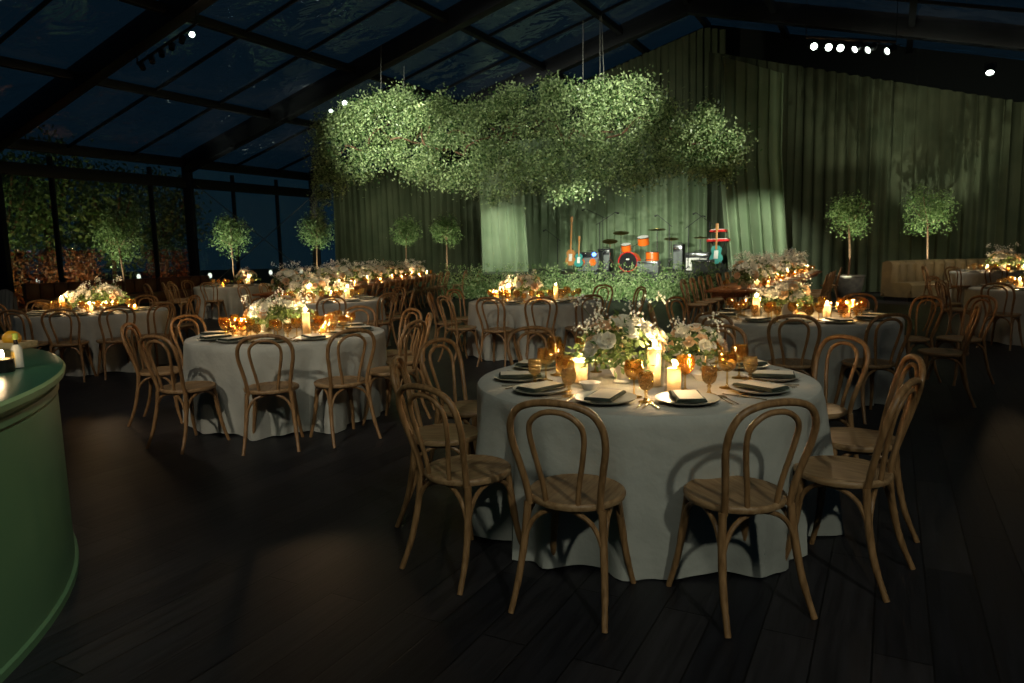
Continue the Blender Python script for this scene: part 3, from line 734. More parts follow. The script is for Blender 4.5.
def joined(kind, n=14):
    b = MB(); b.mat(M['amber'])
    if kind == 'wine':
        b.lathe([(.004, .078), (.036, .098), (.044, .13), (.038, .168), (.0365, .168), (.042, .13), (.034, .1), (0, .083)], n, closed=True)
        b.mat(M['amber2']).lathe([(.036, 0), (.036, .003), (.005, .016), (.005, .078), (0, .082)], 8, closed=True)
    else:
        b.lathe([(.004, .052), (.03, .068), (.036, .095), (.032, .134), (.0308, .134), (.034, .095), (.028, .07), (0, .057)], n, closed=True)
        b.mat(M['amber2']).lathe([(.034, 0), (.034, .003), (.008, .018), (.011, .043), (0, .055)], 8, closed=True)
    return b.mesh('goblet')
FGOB = {'wine': joined('wine'), 'water': joined('water')}
def candle(r, h):
    b = MB(); b.lathe([(0, 0), (r, 0), (r, h-.004), (r*.93, h), (r*.86, h-.006), (r*.82, h-.012), (0, h-.014)], 24); body = b.mesh('wax', M['wax'])
    b = MB(); b.tube([(0, 0, h-.01), (.001, 0, h+.012)], .0012, 5); wk = b.mesh('wick', M['wick'])
    b = MB(); b.lathe([(.0, 0), (.0055, .006), (.0065, .013), (.004, .026), (.0, .038)], 10, Matrix.Translation((0, 0, h+.006))); fl = b.mesh('flame', M['flame'])
    return [('wax', body), ('wick', wk), ('flame', fl)]
CAN = {'tall': (candle(.034, .19), .19, .048, .23), 'mid': (candle(.034, .11), .11, .047, .15), 'votive': (candle(.024, .035), .035, .034, .075)}
def cyl_glass(r, h, mat):
    b = MB(); b.lathe([(0, 0), (r, 0), (r, h), (r-.0025, h), (r-.0025, .004), (0, .004)], 28); return b.mesh('hurricane_glass', mat)
HG = {k: cyl_glass(v[2], v[3], M['glass'] if k != 'votive' else M['amber2']) for k, v in CAN.items()}
CW = 9.0
def put_candle(p, kind, where, glass=True, grp=None, watt=None):
    parts, h, gr, gh = CAN[kind]
    desc = {'tall': 'tall ivory pillar candle', 'mid': 'short ivory pillar candle', 'votive': 'small votive candle'}[kind]
    o = build('candle', parts, f'lit {desc}, {where}', 'candle', grp, (p[0], p[1], p[2]+.005), 0)
    if glass: build('candle_glass', HG[kind], f'{desc.split()[0]} candle glass, {where}', 'candle glass', grp and grp+' glasses', p)
    point((p[0], p[1], p[2]+h*.72), .5 if kind != 'votive' else .15, (1, .62, .3), .01, 'wax_glow_helper')  # added lamp inside the wax, makes the candle body glow
    point((p[0], p[1], p[2]+h+.03), (watt or {'tall': 1.0, 'mid': 1.0, 'votive': .7}[kind])*CW, WARM)

# ---------------------------------------------------------------- round tables
TH_ = .745
def cloth_mesh(Rr, seed, zt=TH_+.006):
    r = random.Random(seed); b = MB(); n = 200; ph = [r.random()*6.28 for _ in range(5)]
    rings = [(0, zt, 0), (Rr*.5, zt, 0), (Rr*.9, zt, 0), (Rr-.02, zt-.001, 0), (Rr-.004, zt-.006, 0), (Rr+.004, zt-.02, 0)]
    for k in range(1, 19): t = k/18; rings.append((Rr+.006+.035*t, zt-.02-(zt-.03)*t, t))
    vs = []
    for rr, z, t in rings:
        for i in range(n):
            a = 2*PI*i/n
            f = math.sin(11*a+ph[0]+1.2*math.sin(2*a+ph[1]))+.6*math.sin(19*a+ph[2]+.8*math.sin(3*a))+.35*math.sin(31*a+ph[3])
            amp = .07*t**.9*(.7+.5*math.sin(3*a+ph[4]))
            q = rr+f*amp + .02*t*math.sin(4*a+ph[1]) - .045*t
            zz = z + (.012*math.sin(9*a+ph[3]) if t > .97 else 0)
            zz += (.0015*math.sin(a*3+rr*20+ph[0]) if 0 < rr < Rr*.95 and t == 0 else 0)
            vs.append((q*math.cos(a), q*math.sin(a), max(zz, .006)))
    fs = [(k*n+i, k*n+(i+1) % n, (k+1)*n+(i+1) % n, (k+1)*n+i) for k in range(len(rings)-1) for i in range(n)]
    b.add(vs, fs); return b.mesh('tablecloth', M['cloth'])
def table_parts(Rr):
    b = MB(); b.lathe([(0, TH_-.03), (Rr-.03, TH_-.03), (Rr-.02, TH_-.015), (Rr-.03, TH_), (0, TH_)], 48); top = b.mesh('tabletop', M['farm'])
    b = MB(); b.lathe([(.04, .05), (.04, TH_-.03)], 16); pole = b.mesh('pedestal', M['black'])
    b = MB(); b.box(-.36, .36, -.03, .03, 0, .05, bev=.01); ft = b.mesh('foot', M['black'])
    return [('tabletop', top), ('pedestal', pole), ('foot', ft), ('foot', ft, (0, 0, 0), (0, 0, PI/2))]

def round_table(key, c, Rr, phrase, chairs, seats, seed, detail=2, glasses=3, arr=None, candles=(), extra_glass=()):
    cx, cy = c
    build('round_table', table_parts(Rr), 'round banquet table hidden under the linen of the '+phrase, 'table', 'round banquet tables', (cx, cy, 0))
    tag(link('tablecloth', cloth_mesh(Rr, seed), None, (cx, cy, 0)), 'floor-length grey linen cloth on the '+phrase, 'tablecloth', 'grey linen tablecloths')
    zt = TH_+.008
    for a, rt, *tw in chairs:
        ro = rt-.24; x = cx+ro*math.cos(R(a)); y = cy+ro*math.sin(R(a))
        j = 0 if key == 'T1' else random.uniform(-3, 3)
        tx = cx+math.cos(R(a+j*3))*.0; 
        fa = math.atan2(cy-y, cx-x)+R(j+(tw[0] if tw else 0))
        chair(x, y, x+math.cos(fa), y+math.sin(fa), f'bentwood chair at {hour(a)} o\'clock of the {phrase}, stage being twelve', 'chairs around the '+phrase)
    for a in seats:
        w = f'at {hour(a)} o\'clock of the {phrase}'
        ca, sa = math.cos(R(a)), math.sin(R(a))
        def P_(r, s): return (cx+r*ca-s*sa, cy+r*sa+s*ca, zt)
        rz = R(a)-PI/2
        pl = Rr-.235
        build('dinner_plate', PLATE, 'pale stone-coloured dinner plate '+w, 'plate', 'plates on the '+phrase, P_(pl, 0), rz)
        p = P_(pl, 0); jr = random.uniform(-.25, .25)
        build('napkin', NAP, 'dark green napkin on the plate '+w, 'napkin', 'napkins on the '+phrase, (p[0], p[1], zt+.024), rz+jr, sc=(1.15, .92, .7))
        build('menu_card', CARD, 'cream menu card on the napkin '+w, 'menu card', 'menu cards on the '+phrase, (p[0]+.006*ca, p[1]+.006*sa, zt+.0385), rz+jr)
        if detail >= 2:
            for nm, me, s in (('fork', FORK, -.175), ('knife', KNIFE, .17)):
                build(nm, me, 'steel %s beside the plate ' % nm+w, 'cutlery', nm+'s on the '+phrase, P_(pl, -s), rz+PI)
            build('fork', FORK, 'outer steel fork beside the plate '+w, 'cutlery', 'forks on the '+phrase, P_(pl, .2), rz+PI)
        for g in range(glasses):
            kind = ('water', 'wine', 'wine')[g]
            s, rr_ = ((-.17, Rr-.42), (-.05, Rr-.47), (-.24, Rr-.35))[g]
            nm = ('short ribbed amber water goblet', 'long-stemmed amber wine glass', 'second long-stemmed amber glass')[g]
            pp = P_(rr_+random.uniform(-.03, .03), s+random.uniform(-.03, .03))
            build('goblet', GOB[kind] if detail >= 2 else FGOB[kind], nm+' '+w, 'glass', 'amber glasses on the '+phrase, pp, random.random()*6, sc=1.0)
    for k, (dx, dy, A, rz, sc) in enumerate(arr or []):
        build('flower_arrangement', A, ('white rose centrepiece with airy sprigs on the ' if k == 0 else 'smaller white bouquet beside the main one on the ')+phrase, 'flowers', 'flower arrangements', (cx+dx, cy+dy, zt), rz, sc=sc)
    for k, (dx, dy, kind) in enumerate(candles):
        pos = ('bar-side', 'sofa-side')[dx > 0] + (' front' if dy < 0 else ' rear')
        seen_c = [q for q in candles[:k] if (q[0] > 0) == (dx > 0) and (q[1] < 0) == (dy < 0)]
        if seen_c: pos = 'second ' + pos
        put_candle((cx+dx, cy+dy, zt), kind, f'{pos} of the flowers, {phrase}')

# T1 front table -------------------------------------------------
T1 = (.715, 3.86)
ang1 = [-115, -83, -44, -13, 20, 58, 112, 147, 180, -148]
zt = TH_+.008
def t1p(x, y): p = at(x, y, zt); return p.x-T1[0], p.y-T1[1]
round_table('T1', T1, .91, 'big front table',
            [(-114.8, 1.33), (-80.2, 1.31, 8), (-47, 1.33, 4), (-15, 1.33), (20, 1.42), (58, 1.50), (112, 1.52), (147, 1.42), (180, 1.34), (-145, 1.38, 12)],
            ang1, 1, 2, 0,
            arr=[(*t1p(622, 382), ARR_BIG, .3, .92), (*t1p(694, 372), ARR[1], 1.2, .8)],
            candles=[(*t1p(654, 386), 'tall'), (*t1p(674, 391), 'mid'), (*t1p(581, 383), 'mid'), (*t1p(700, 368), 'mid')])
G1 = [(535, 385, 'water', 'in front of the left-most plate'), (546, 381, 'wine', ''), (557, 375, 'wine', ''), (569, 396, 'water', ''), (565, 391, 'wine', ''), (583, 366, 'wine', ''), (606, 364, 'wine', ''),
      (634, 397, 'wine', ''), (646, 402, 'water', ''), (685, 391, 'wine', ''), (709, 395, 'water', ''), (727, 388, 'wine', ''), (739, 378, 'wine', ''), (750, 383, 'water', ''), (716, 370, 'wine', ''), (690, 364, 'wine', ''), (741, 368, 'water', ''), (596, 372, 'water', ''), (720, 362, 'water', ''), (555, 366, 'wine', '')]
G1w = ['amber water goblet closest to the bar edge', 'slender amber glass just behind the bar-edge water goblet', 'amber wine glass second behind the bar-edge water goblet',
       'low amber water goblet between two bar-side plates', 'tall amber glass touching the low goblet by the bar-side plates', 'amber glass behind the bar-side short candle', 'amber glass half hidden behind the tall flower sprigs',
       'tall amber wine glass in front of the white vase', 'low amber water goblet before the tallest candle', 'tall amber wine glass in front of the sofa-side short candle', 'low amber goblet beyond the two front napkins',
       'tall wide amber glass beside the sofa-side bouquet', 'amber wine glass next to the sofa-side patterned goblet', 'patterned amber goblet by the sofa-side plates', 'amber glass among the rear sofa-side glassware',
       'amber glass behind the sofa-side bouquet', 'low amber goblet at the rear sofa-side plates', 'low amber goblet between bar-side candle and vase', 'low goblet behind the rear sofa-side glasses', 'amber glass at the rear bar-side plates']
for (x, y, kind, _), w in zip(G1, G1w):
    p = at(x, y, zt); build('goblet', GOB[kind], w+' on the big front table', 'glass', 'amber glasses on the big front table', p, random.random()*6, sc=1.06 if kind == 'wine' else 1.02)
b = MB(); b.lathe([(0, 0), (.03, 0), (.034, .006), (.052, .03), (.056, .036), (.05, .034), (.03, .01), (0, .008)], 28); BOWL = b.mesh('bowl', M['ceramic'])
build('sauce_bowl', BOWL, 'small white ceramic bowl between candle and vase on the big front table', 'bowl', None, at(590, 389, zt))
build('sauce_bowl', BOWL, 'small white ceramic bowl behind the sofa-side candle on the big front table', 'bowl', None, at(702, 380, zt))

# second-row and further tables -----------------------------------
RT3 = lambda r: [(-.1, .05, 'tall'), (.22, -.08, 'mid'), (-.3, -.05, 'mid'), (.3, .15, 'votive')]
round_table('T2', (-2.05, 6.47), .87, 'second-row table by the bar',
            [(-173, 1.36), (-117, 1.34), (-80, 1.34), (-53, 1.36), (-22, 1.32), (10, 1.28), (38, 1.3), (74, 1.36), (153, 1.34)],
            [-173, -142, -115, -84, -54, -24, 8, 40, 74, 110, 150], 2, 2, 3,
            arr=[(-.05, .02, ARR[0], .5, 1.0), (-.28, .16, ARR[2], 2, .8)], candles=[(.2, -.1, 'tall'), (-.38, -.1, 'mid'), (.32, .0, 'votive'), (-.5, .05, 'votive')])
round_table('T3', (-5.73, 9.75), .92, 'table by the brown banquettes',
            [(-97, 1.36), (-74, 1.4), (-50, 1.4), (-26, 1.36), (150, 1.4), (90, 1.4), (178, 1.4), (50, 1.4)],
            [-170, -135, -100, -74, -50, -24, 10, 120, 150], 3, 1, 3,
            arr=[(.12, .1, ARR_BIG, 0, .95), (-.22, .1, ARR[0], 1.0, .9)], candles=[(-.32, -.18, 'tall'), (.12, -.3, 'mid'), (.3, -.22, 'mid'), (.5, .1, 'votive')])
round_table('T4', (.34, 10.1), .94, 'round table before the stage',
            [(-116, 1.38), (-89, 1.4), (-62, 1.4), (176, 1.5), (-146, 1.46), (146, 1.46), (46, 1.6), (14, 1.62)],
            [-150, -116, -89, -62, -30, 0, 60, 120, 176], 4, 1, 3,
            arr=[(-.1, .0, ARR[1], .4, 1.05), (-.34, .1, ARR[2], 0, .85)], candles=[(-.38, -.05, 'tall'), (-.55, -.1, 'mid'), (.3, 0, 'tall'), (.05, -.2, 'votive')])
round_table('T5', (2.84, 7.04), .94, 'table behind the front table',
            [(-140, 1.42), (-113, 1.38), (-82, 1.38), (-30, 1.5), (15, 1.6), (42, 1.5), (130, 1.45), (172, 1.42), (8, 2.05)],
            [-140, -113, -82, -50, -28, 14, 42, 80, 130, 172], 5, 2, 3,
            arr=[(-.02, .1, ARR[2], .9, .95), (-.2, .3, ARR[0], 2, .8)], candles=[(.22, -.18, 'mid'), (.38, -.24, 'mid'), (-.42, -.05, 'tall'), (.1, .3, 'votive')])
round_table('T6', (7.75, 10.3), .94, 'table near the curved sofa',
            [(-147, 1.5), (172, 1.4), (120, 1.6), (-110, 1.4)], [-147, -120, -90, 172, 130, 100], 6, 1, 2,
            arr=[(.1, .2, ARR[0], .2, 1.0)], candles=[(-.3, .1, 'mid'), (-.15, -.15, 'votive')])
round_table('T7', (11.15, 16.3), .94, 'table against the curved sofa',
            [(-160, 1.4), (-125, 1.5), (165, 1.5)], [-160, -120, -90, 165, 130, -60], 7, 1, 2,
            arr=[(.2, .1, ARR_BIG, .2, 1.25), (.6, .1, ARR[1], .2, 1.1)], candles=[(-.3, -.1, 'mid'), (.1, -.2, 'votive'), (.45, -.2, 'mid')])
round_table('T8', (-2.95, 11.1), .93, 'table between the long tables',
            [(-70, 1.4), (-34, 1.4), (8, 1.4), (44, 1.45), (-110, 1.4)], [-140, -105, -70, -35, 5, 45, 140, 175], 8, 1, 3,
            arr=[(-.1, 0, ARR[2], .2, 1.0), (-.4, .1, ARR[0], 2, .9), (.3, .1, ARR[1], 2, .8)], candles=[(-.15, -.2, 'tall'), (.2, -.2, 'mid'), (.42, -.1, 'tall'), (-.5, -.1, 'votive')])
round_table('T10', (-6.86, 17.7), .94, 'table before the window corner',
            [(-92, 1.4), (-172, 1.5), (-145, 1.6), (-130, 2.1), (-118, 1.75), (160, 1.5)], [-150, -110, -80, -40, 0, 150], 9, 1, 2,
            arr=[(.3, 0, ARR[1], .2, 1.1)], candles=[(-.2, -.2, 'votive'), (.45, -.25, 'tall')])

# table number cards
def tcard(p, w):
    b = MB(); n = 20; pts = []
    for i in range(n+1):
        a = PI*i/n; pts.append((.04*math.cos(a), .075+.04*math.sin(a)))
    pts = [(.04, 0)]+pts+[(-.04, 0)]
    m_ = len(pts); vs = [(x, -.002, z) for x, z in pts]+[(x, .002, z) for x, z in pts]
    b.add(vs, [tuple(range(m_)), tuple(range(2*m_-1, m_-1, -1))]+[(i, i+m_, (i+1) % m_+m_, (i+1) % m_) for i in range(m_)])
    me = b.mesh('card', M['card'], False)
    b = MB(); b.box(-.03, .03, -.015, .015, 0, .01, bev=.003)
    build('table_number_card', [('card', me, (0, 0, .008)), ('base', b.mesh('base', M['farm']))], w, 'table card', None, p, .1, sc=1.25)
tcard((-2.02, 6.12, zt), 'arched white table card in front of the flowers, second-row table by the bar')
tcard((2.62, 6.72, zt), 'arched white table card in front of the flowers, table right behind the front table')
tcard((.22, 9.85, zt), 'arched white table card before the flowers on the round table before the stage')

# ---------------------------------------------------------------- long farm tables
def farm(L_, Wd):
    b = MB(); 
    for k in range(5):
        y0 = -Wd/2+Wd*k/5; b.box(-L_/2, L_/2, y0+.003, y0+Wd/5-.003, .71, .75, bev=.004)
    top = b.mesh('tabletop', M['farm'])
    b = MB(); b.box(-L_/2+.12, L_/2-.12, -Wd/2+.1, Wd/2-.1, .63, .709, bev=.005); ap = b.mesh('apron', M['farm'])
    b = MB(); b.tube([(0, -.34, 0), (0, .3, .64)], .035, 4); b.tube([(0, .34, 0), (0, -.3, .64)], .035, 4); lg = b.mesh('leg', M['farm'])
    b = MB(); b.box(-L_/2+.3, L_/2-.3, -.03, .03, .29, .35, bev=.005); st = b.mesh('stretcher', M['farm'])
    return [('tabletop', top), ('apron', ap), ('leg', lg, (-L_/2+.3, 0, 0)), ('leg', lg, (L_/2-.3, 0, 0)), ('stretcher', st)]
def long_row(p0, p1, Wd, n, phrase, side, chairs_r, chairs_l, narr, ends=(), seed=0):
    p0 = Vector((*p0, 0)); p1 = Vector((*p1, 0)); d = (p1-p0); L_ = d.length; d.normalize(); s = Vector((-d.y, d.x, 0))*side
    rz = math.atan2(d.y, d.x); FT = farm(L_/n-.02, Wd); r = random.Random(seed)
    ordn = ['first', 'second', 'third', 'fourth', 'fifth', 'sixth', 'seventh', 'eighth', 'ninth', 'tenth', 'eleventh', 'twelfth', 'thirteenth', 'fourteenth', 'fifteenth', 'sixteenth']
    cen = lambda t: p0+d*t+s*(Wd/2)
    for k in range(n):
        c = cen(L_*(k+.5)/n); build('farm_table', FT, f'wooden farm table, {ordn[k]} from the open floor, {phrase}', 'table', 'farm tables in the '+phrase, c, rz)
    for k, t in enumerate(chairs_r):
        c = p0+d*t-s*.28; q = c+s; chair(c.x, c.y, q.x, q.y, f'bentwood chair, aisle side, {ordn[k]} from the open floor, {phrase}', 'aisle-side chairs of the '+phrase)
    for k, t in enumerate(chairs_l):
        c = p0+d*t+s*(Wd+.28); q = c-s; chair(c.x, c.y, q.x, q.y, f'bentwood chair, far side, {ordn[k]} from the open floor, {phrase}', 'drape-side chairs of the '+phrase)
    for k in range(narr):
        t = L_*(k+.5)/narr; c = cen(t)
        build('flower_arrangement', ARR_RUN[k % 3], f'white and blush bouquet, {ordn[k]} from the open floor, {phrase}', 'flowers', 'garland bouquets along the '+phrase, (c.x, c.y, .751), rz+r.uniform(-.2, .2), sc=r.uniform(.9, 1.15))
        w = f'by the {ordn[k]} bouquet, {phrase}'
        c2 = cen(t+L_/narr*.5)-s*r.uniform(.12, .2)
        put_candle((c2.x, c2.y, .751), 'votive' if k % 2 else 'mid', w)
        for sd, nm in ((-1, 'aisle'), (1, 'drape')):
            for g in range(2):
                c3 = cen(t+r.uniform(-.3, .3))+s*sd*(Wd/2-.2-.06*g)
                if sd == 1 and k % 2: continue
                build('goblet', FGOB['wine' if g else 'water'], ('tall' if g else 'low')+f' amber glass, {nm} side, {w}', 'glass', 'amber glasses of the '+phrase, (c3.x, c3.y, .751))
            if sd == -1:
                c4 = cen(t+.35)+s*sd*(Wd/2-.18); build('dinner_plate', PLATE, f'pale plate, {nm} side, '+w, 'plate', 'plates of the '+phrase, (c4.x, c4.y, .751))
long_row((-3.85, 13.3), (-2.2, 22.2), 1.1, 4, 'long row near the drapes', 1, [1.6+.72*k for k in range(10)], [.6, 1.4, 2.2], 11, seed=1)
p_ = Vector((4.13, 11.1)); q_ = p_+Vector((AX.x, AX.y))*8.8
long_row(tuple(p_), tuple(q_), 1.1, 4, 'long row beside the stage', 1, [3.0, 3.7, 4.4, 5.1, 7.2], [.7, 1.35, 2.0, 2.7, 3.6, 4.5, 5.4, 6.4, 7.6], 9, seed=2)
for k, (x, y, w) in enumerate(((455, 270, 'first pale'), (467, 269, 'second pale'))):
    p = at(x, y, .88); p = p*(22.3/p.y) if 0 else Vector((-1.62+.42*k, 22.1+.2*k, 0))
    chair(p.x, p.y, p.x-1, p.y+.2, f'{w} bentwood chair at the stage end of the long row near the drapes', 'end chairs of the long table')

# loose chair with a white shawl
cp = Vector((-10.3, 14.9, 0)); chair(cp.x, cp.y, cp.x+.4, cp.y+1, 'bentwood chair by the banquettes with a white shawl over its back', 'loose chairs')
b = MB(); n = 20; vs = []
for i in range(n+1):
    for j in range(n+1):
        s = i/n-.5; t = j/n
        zz = .905-abs(t-.5)*2*.72+.01*math.sin(s*20); yy = (-.262+(.02 if t > .5 else -.02)+(t-.5)*.16)
        vs.append((s*.46*(1+.15*abs(t-.5))+.015*math.sin(t*14), yy+.015*math.sin(s*26+t*3), zz-.08*(s*2)**2))
b.add(vs, [(i*(n+1)+j, i*(n+1)+j+1, (i+1)*(n+1)+j+1, (i+1)*(n+1)+j) for i in range(n) for j in range(n)])
tag(link('shawl', b.mesh('shawl', M['cloth']), None, cp, (0, 0, math.atan2(1, .4)-PI/2)), 'white shawl hung over the back of a chair by the banquettes', 'shawl')

# ================================================================ POTTED TREES
def tree(p, h, cr, pot_r, pot_h, label, seed, upl=30, mat=None, fork=False, trunk_h=None, col=(.95, 1, .74), off=(-.45, -.75)):
    r = random.Random(seed); g = np.random.default_rng(seed)
    b = MB(); b.lathe([(pot_r*.62, 0), (pot_r*.72, .03), (pot_r*.95, pot_h*.6), (pot_r, pot_h-.04), (pot_r*1.05, pot_h-.03), (pot_r*1.05, pot_h), (pot_r*.93, pot_h), (pot_r*.9, pot_h-.06), (0, pot_h-.06)], 28); pot = b.mesh('planter', M['pot'])
    b = MB(); b.lathe([(0, pot_h-.05), (pot_r*.89, pot_h-.055)], 20); soil = b.mesh('soil', M['soil'])
    cz = h-cr*1.05; b = MB(); th = trunk_h or cz-cr*.5
    b.tube(spline([(0, 0, pot_h-.08), (.03, .01, pot_h+.3*(th-pot_h)), (-.02, .02, th)], 5), .026, 7)
    tips = []
    for k in range(9 if fork else 6):
        a = k*2.4; e = Vector((math.cos(a)*cr*.6, math.sin(a)*cr*.6, cz+r.uniform(-.3, .6)*cr)); m_ = Vector((0, 0, th)).lerp(e, .5)+Vector((math.cos(a)*.06, math.sin(a)*.06, .02))
        b.tube(spline([(-.02, .02, th-.02), m_, e], 4), [.014]*4+[.009]*5, 5); tips.append(e)
    tr = b.mesh('trunk', M['bark'])
    P = []
    for k in range(110):
        d = g.normal(size=3); d /= np.linalg.norm(d); rad = cr*g.random()**.45; c = np.array([0, 0, cz])+d*rad*[1, 1, 1.05]
        P.append(c+g.normal(size=(20, 3))*cr*.14)
    fol = leaves('foliage', np.concatenate(P), .075, mat or M['leafd'], .5, droop=.2)
    build('potted_tree', [('planter', pot, (0, 0, 0), (0, 0, 0), 1, [('soil', soil)]), ('trunk', tr), ('foliage', fol)], label, 'tree', 'potted trees around the tent', p, seed)
    # uplight at the pot
    q = Vector(p)+Vector((off[0], off[1], .12))
    b = MB(); b.lathe([(.05, 0), (.06, .03), (.055, .1), (.045, .1), (.045, .06), (0, .06)], 16); hs = b.mesh('housing', M['black'])
    b = MB(); b.lathe([(0, .062), (.044, .062)], 16); ln = b.mesh('lens', M['lens'])
    build('uplight', [('housing', hs), ('lens', ln)], 'floor uplight at the '+' '.join(label.split(',')[0].split()[:12]), 'lamp', 'floor uplights', (q.x, q.y, 0))
    spot((q.x, q.y, .14), (p[0], p[1], cz-.1), upl*13, 52, col, .7, .03, 'uplight_lamp')
def atf(x, Y): p = atY(x, 300, Y); return (p.x, p.y, 0)
tree(atf(125, 19.2), 2.72, .62, .28, .45, 'small-leaved potted tree in front of the windows, alone behind the banquette table', 51, 24, fork=True, col=(.95, 1, .7))
tree(atf(236, 21.8), 2.72, .58, .26, .42, 'potted tree in front of the cross-braced bay', 52, 42)
tree(atf(320, 24.6), 2.95, .6, .26, .42, 'potted tree at the corner where the drapes begin', 53, 30)
tree(atf(408, 25.6), 2.75, .5, .26, .42, 'potted tree before the olive drapes, the one further from the stage', 54, 22, fork=True)
tree(atf(448, 24.6), 2.7, .5, .26, .42, 'potted tree before the olive drapes, the one closer to the stage', 55, 26, fork=True)
tree(atf(847, 18.9), 2.75, .55, .4, .62, 'round-topped potted tree in a grey bowl planter beside the sofa', 56, 30)
tree(atf(925, 19.45), 2.95, .66, .34, .5, 'fuller potted tree standing behind the curved sofa', 57, 40, off=(-.45, -.42))

# ================================================================ SOFAS
# curved channel-back sofa
cs = Vector((11.3, 14.5, 0)); r0, r1 = 2.05, 2.75
def arc_seg(b, ra, rb, za, zb, a0, a1, n=6, rnd=.03):
    vs = []; prof = [(ra, za), (rb, za), (rb, zb-rnd), (rb-rnd, zb), (ra+rnd, zb), (ra, zb-rnd)]; m_ = len(prof)
    for i in range(n+1):
        a = a0+(a1-a0)*i/n; bul = 1
        for rr, z in prof: vs.append((rr*math.cos(a), rr*math.sin(a), z))
    fs = [(i*m_+k, i*m_+(k+1) % m_, (i+1)*m_+(k+1) % m_, (i+1)*m_+k) for i in range(n) for k in range(m_)]+[tuple(range(m_)), tuple(n*m_+k for k in reversed(range(m_)))]
    b.add(vs, fs)
b = MB(); arc_seg(b, 3.22, 3.95, .1, .46, R(55), R(118), 30, rnd=.07); seat = b.mesh('seat', M['velvet'])
b = MB(); arc_seg(b, 3.32, 3.97, 0, .1, R(55.5), R(117.5), 30); plinth = b.mesh('plinth', M['black'])
spec = [('seat', seat), ('plinth', plinth)]
nch = 15
b = MB(); pass
for k in range(nch):
    a0 = R(55)+R(63)*k/nch; a1 = R(55)+R(63)*(k+1)/nch
    b = MB(); vs = []; n = 6
    for i in range(n+1):
        t = i/n; a = a0+.002+(a1-a0-.004)*t; bul = .10*math.sin(PI*t)**.6
        for rr, z in ((3.78-bul, .4), (3.74-bul, .9), (3.78-bul*.6, .98), (3.9, 1.0), (4.02, .96), (4.04, .1)): vs.append((rr*math.cos(a), rr*math.sin(a), z))
    b.add(vs, [(i*6+q, i*6+(q+1) % 6, (i+1)*6+(q+1) % 6, (i+1)*6+q) for i in range(n) for q in range(6)]+[tuple(range(6)), tuple(n*6+q for q in reversed(range(6)))])
    spec.append(('back_cushion', b.mesh('back_channel', M['velvet'])))
build('curved_sofa', spec, 'curved olive gold velvet sofa with channelled back against the sofa-side drapes', 'sofa', None, cs)
# leather banquettes along the windows
def banquette(L_):
    b = MB(); b.box(-L_/2, L_/2, -.3, .3, .12, .44, bev=.04); seat = b.mesh('seat', M['leather'])
    b = MB(); b.box(-L_/2, L_/2, -.28, .28, 0, .12); base = b.mesh('plinth', M['black'], False)
    sp = [('seat', seat), ('plinth', base)]; n = 5
    for k in range(n):
        x0 = -L_/2+L_*k/n; b = MB(); b.box(x0+.005, x0+L_/n-.005, .18, .38, .4, .86, bev=.05); sp.append(('back_cushion', b.mesh('back_cushion', M['leather'])))
    return sp
BQ = banquette(1.9)
for k, (u, w) in enumerate(((11.0, 'closest to the bar'), (9.0, 'in the middle'), (7.0, 'closest to the corner post'))):
    p = tent(u, 1.0); build('banquette', BQ, 'brown leather banquette under the clear windows, '+w, 'sofa', 'brown leather banquettes', p, PI/2-AZ)

# ================================================================ BAR
bc = Vector((-4.29, 2.05, 0)); BR = 2.50; BH = .97
b = MB(); b.lathe([(BR-.02, .0), (BR-.005, .0), (BR-.005, .03), (BR-.02, .036), (BR-.022, BH-.125), (BR-.028, BH-.12), (BR-.022, BH-.112), (BR-.014, BH-.108), (BR-.014, BH-.075), (BR-.022, BH-.07), (BR-.02, BH-.05)], 120, closed=True); body = b.mesh('bar_body', M['bar'])
b = MB(); b.lathe([(0, BH-.05), (BR-.01, BH-.05), (BR+.015, BH-.04), (BR+.02, BH-.015), (BR+.012, BH-.002)], 120, closed=True); lip = b.mesh('edge_moulding', M['barlip'])
b = MB(); b.lathe([(BR+.012, BH-.002), (BR+.004, BH), (0, BH)], 120); top = b.mesh('bar_top', M['bartop'])
build('bar_counter', [('bar_body', body), ('edge_moulding', lip), ('bar_top', top)], 'curved bottle-green painted bar counter with a moulded edge', 'bar', None, bc)
zb = BH+.001
# bottle
b = MB(); b.mat(M['darkglass']).lathe([(0, 0), (.022, 0), (.024, .005), (.024, .095), (.012, .118), (.0095, .125), (.0095, .15), (0, .15)], 24); bt = b.mesh('bottle_glass')
b = MB(); b.lathe([(.0247, .004), (.0247, .098), (.0135, .12)], 24, closed=True); lb = b.mesh('paper_label', M['label'])
b = MB(); b.lathe([(0, .145), (.0125, .145), (.0125, .175), (0, .177)], 18); cp_ = b.mesh('cap', M['capgreen'])
b = MB(); b.box(-.004, .004, -.012, .012, 0, .075); 
vs = []; 
b = MB(); n = 8
for i in range(n+1):
    a = -2.6+1.0*i/n
    for z in (.012, .085): vs.append((.0251*math.cos(a), .0251*math.sin(a), z))
b.add(vs, [(2*i, 2*i+2, 2*i+3, 2*i+1) for i in range(n)]); ly = b.mesh('yellow_label', M['labely'])
build('bitters_bottle', [('bottle_glass', bt), ('paper_label', lb), ('yellow_label', ly), ('cap', cp_)], 'small bottle with an oversized pale label on the green bar top', 'bottle', None, at(18.5, 368, zb), .2, sc=.92)
